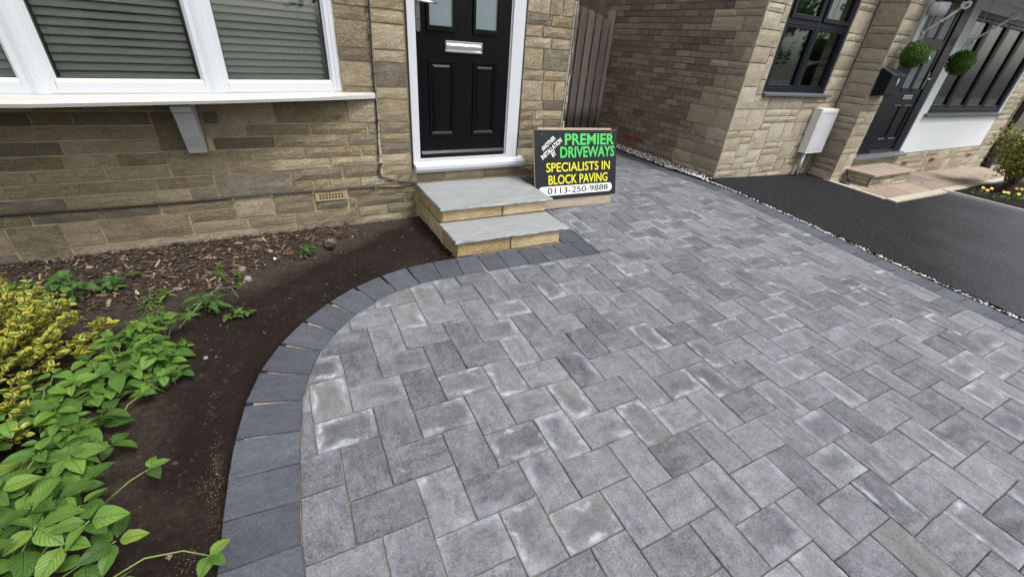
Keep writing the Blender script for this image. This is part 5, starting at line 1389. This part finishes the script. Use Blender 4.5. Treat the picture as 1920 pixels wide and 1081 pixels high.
def pansy(x, y, label, seed, n=3):
    r = random.Random(seed); t = thing('pansy', label, 'flower', (x, y, gz(x, y)+.01), 'yellow pansies in the neighbour bed'); lf = MB(); fl = MB(); ce = MB()
    for i in range(40): append_leaf(lf, LD[0], leaf_mat4((r.gauss(0, .08), r.gauss(0, .07), r.uniform(0, .07)), (r.gauss(0, 1), r.gauss(0, 1), .5), r.uniform(.03, .055)), r.random())
    for i in range(n):
        c = Vector((r.gauss(0, .055), r.gauss(0, .05), .10+.02*r.random())); nn = Vector((-.55, -.5, .75)).normalized(); tx_ = nn.orthogonal().normalized(); ty_ = nn.cross(tx_)
        for k in range(5):
            a = 6.283*k/5; cc = c+(tx_*math.cos(a)+ty_*math.sin(a))*.012
            fl.add([cc+(tx_*math.cos(b_)+ty_*math.sin(b_))*.013+nn*(.001*k) for b_ in [6.283*j/8 for j in range(8)]], [tuple(range(8))], r.random())
        ce.add([c+nn*.007+(tx_*math.cos(b_)+ty_*math.sin(b_))*.006 for b_ in [6.283*j/8 for j in range(8)]], [tuple(range(8))])
    lf.build('leaves', M['leafd'], t, kind='stuff', smooth=True); fl.build('petals', M['petal'], t); ce.build('flower_centre', M['petalred'], t)
pansy(9.75, 1.24, 'yellow pansies nearest the patio corner', 1); pansy(9.90, 1.00, 'yellow pansies at the middle of the bed edge', 2, 2); pansy(10.35, .95, 'pale leaved pansy below the bush trunk', 3, 1); pansy(10.85, .98, 'orange yellow pansies at the right edge of the photo', 4, 4)

# ---------------------------------------------------------------- across the street (seen only in reflections)
oh = thing('opposite_house', 'brick house across the street, mirrored in the window panes', 'house')
q = MB(); q.box(-2, 9, -25, -17.5, -.8, 4.6); q.build('wall', M['brick'], oh)
q = MB(); q.prism([(-17, 4.6), (-25.5, 4.6), (-21.2, 7.4)], -2.4, 9.4, ax='x'); q.build('roof', simple('roof_tile', (.10, .085, .08), .8, var=.3), oh)
for x_ in (-.8, 2.6, 6.2):
    for z_ in (.3, 2.7): q = MB(); q.box(x_, x_+1.6, -17.5, -17.44, z_, z_+1.2); f = q.build('window', M['gasket'], oh); q = MB(); q.box(x_+.08, x_+1.52, -17.44, -17.42, z_+.08, z_+1.12); q.build('pane', M['gasket'], f)
def tree(x, y, h, rad, seed, label):
    r = random.Random(seed); t = thing('street_tree', label, 'tree', (x, y, -.6), 'trees across the street'); q = MB(); q.tube([(0, 0, 0), (.05, 0, h*.35), (.0, .1, h*.7)], .16, 8, .06); q.build('trunk', M['twig'], t)
    q = MB()
    cl = [Vector((r.gauss(0, rad*.45), r.gauss(0, rad*.45), h*.62+r.gauss(0, rad*.4))) for _ in range(26)]
    for i in range(3200):
        c = r.choice(cl)+Vector((r.gauss(0, .3), r.gauss(0, .3), r.gauss(0, .28))); n = Vector((r.gauss(0, 1), r.gauss(0, 1), r.gauss(0, 1))).normalized(); a = n.orthogonal().normalized(); b_ = n.cross(a); s = r.uniform(.08, .16)
        q.add([c-a*s, c+b_*s*.5, c+a*s, c-b_*s*.5], [(0, 1, 2, 3)], r.random())
    q.build('crown', M['leafd'], t, kind='stuff')
tree(12, -12, 6.5, 1.9, 1, 'street tree across the road, right of the brick house'); tree(17.5, -11, 7, 2.2, 2, 'larger street tree further along the road to the right'); tree(-5, -12, 6, 1.8, 3, 'street tree across the road, left of the brick house'); tree(23, -9, 7, 2.4, 4, 'last street tree on the right')
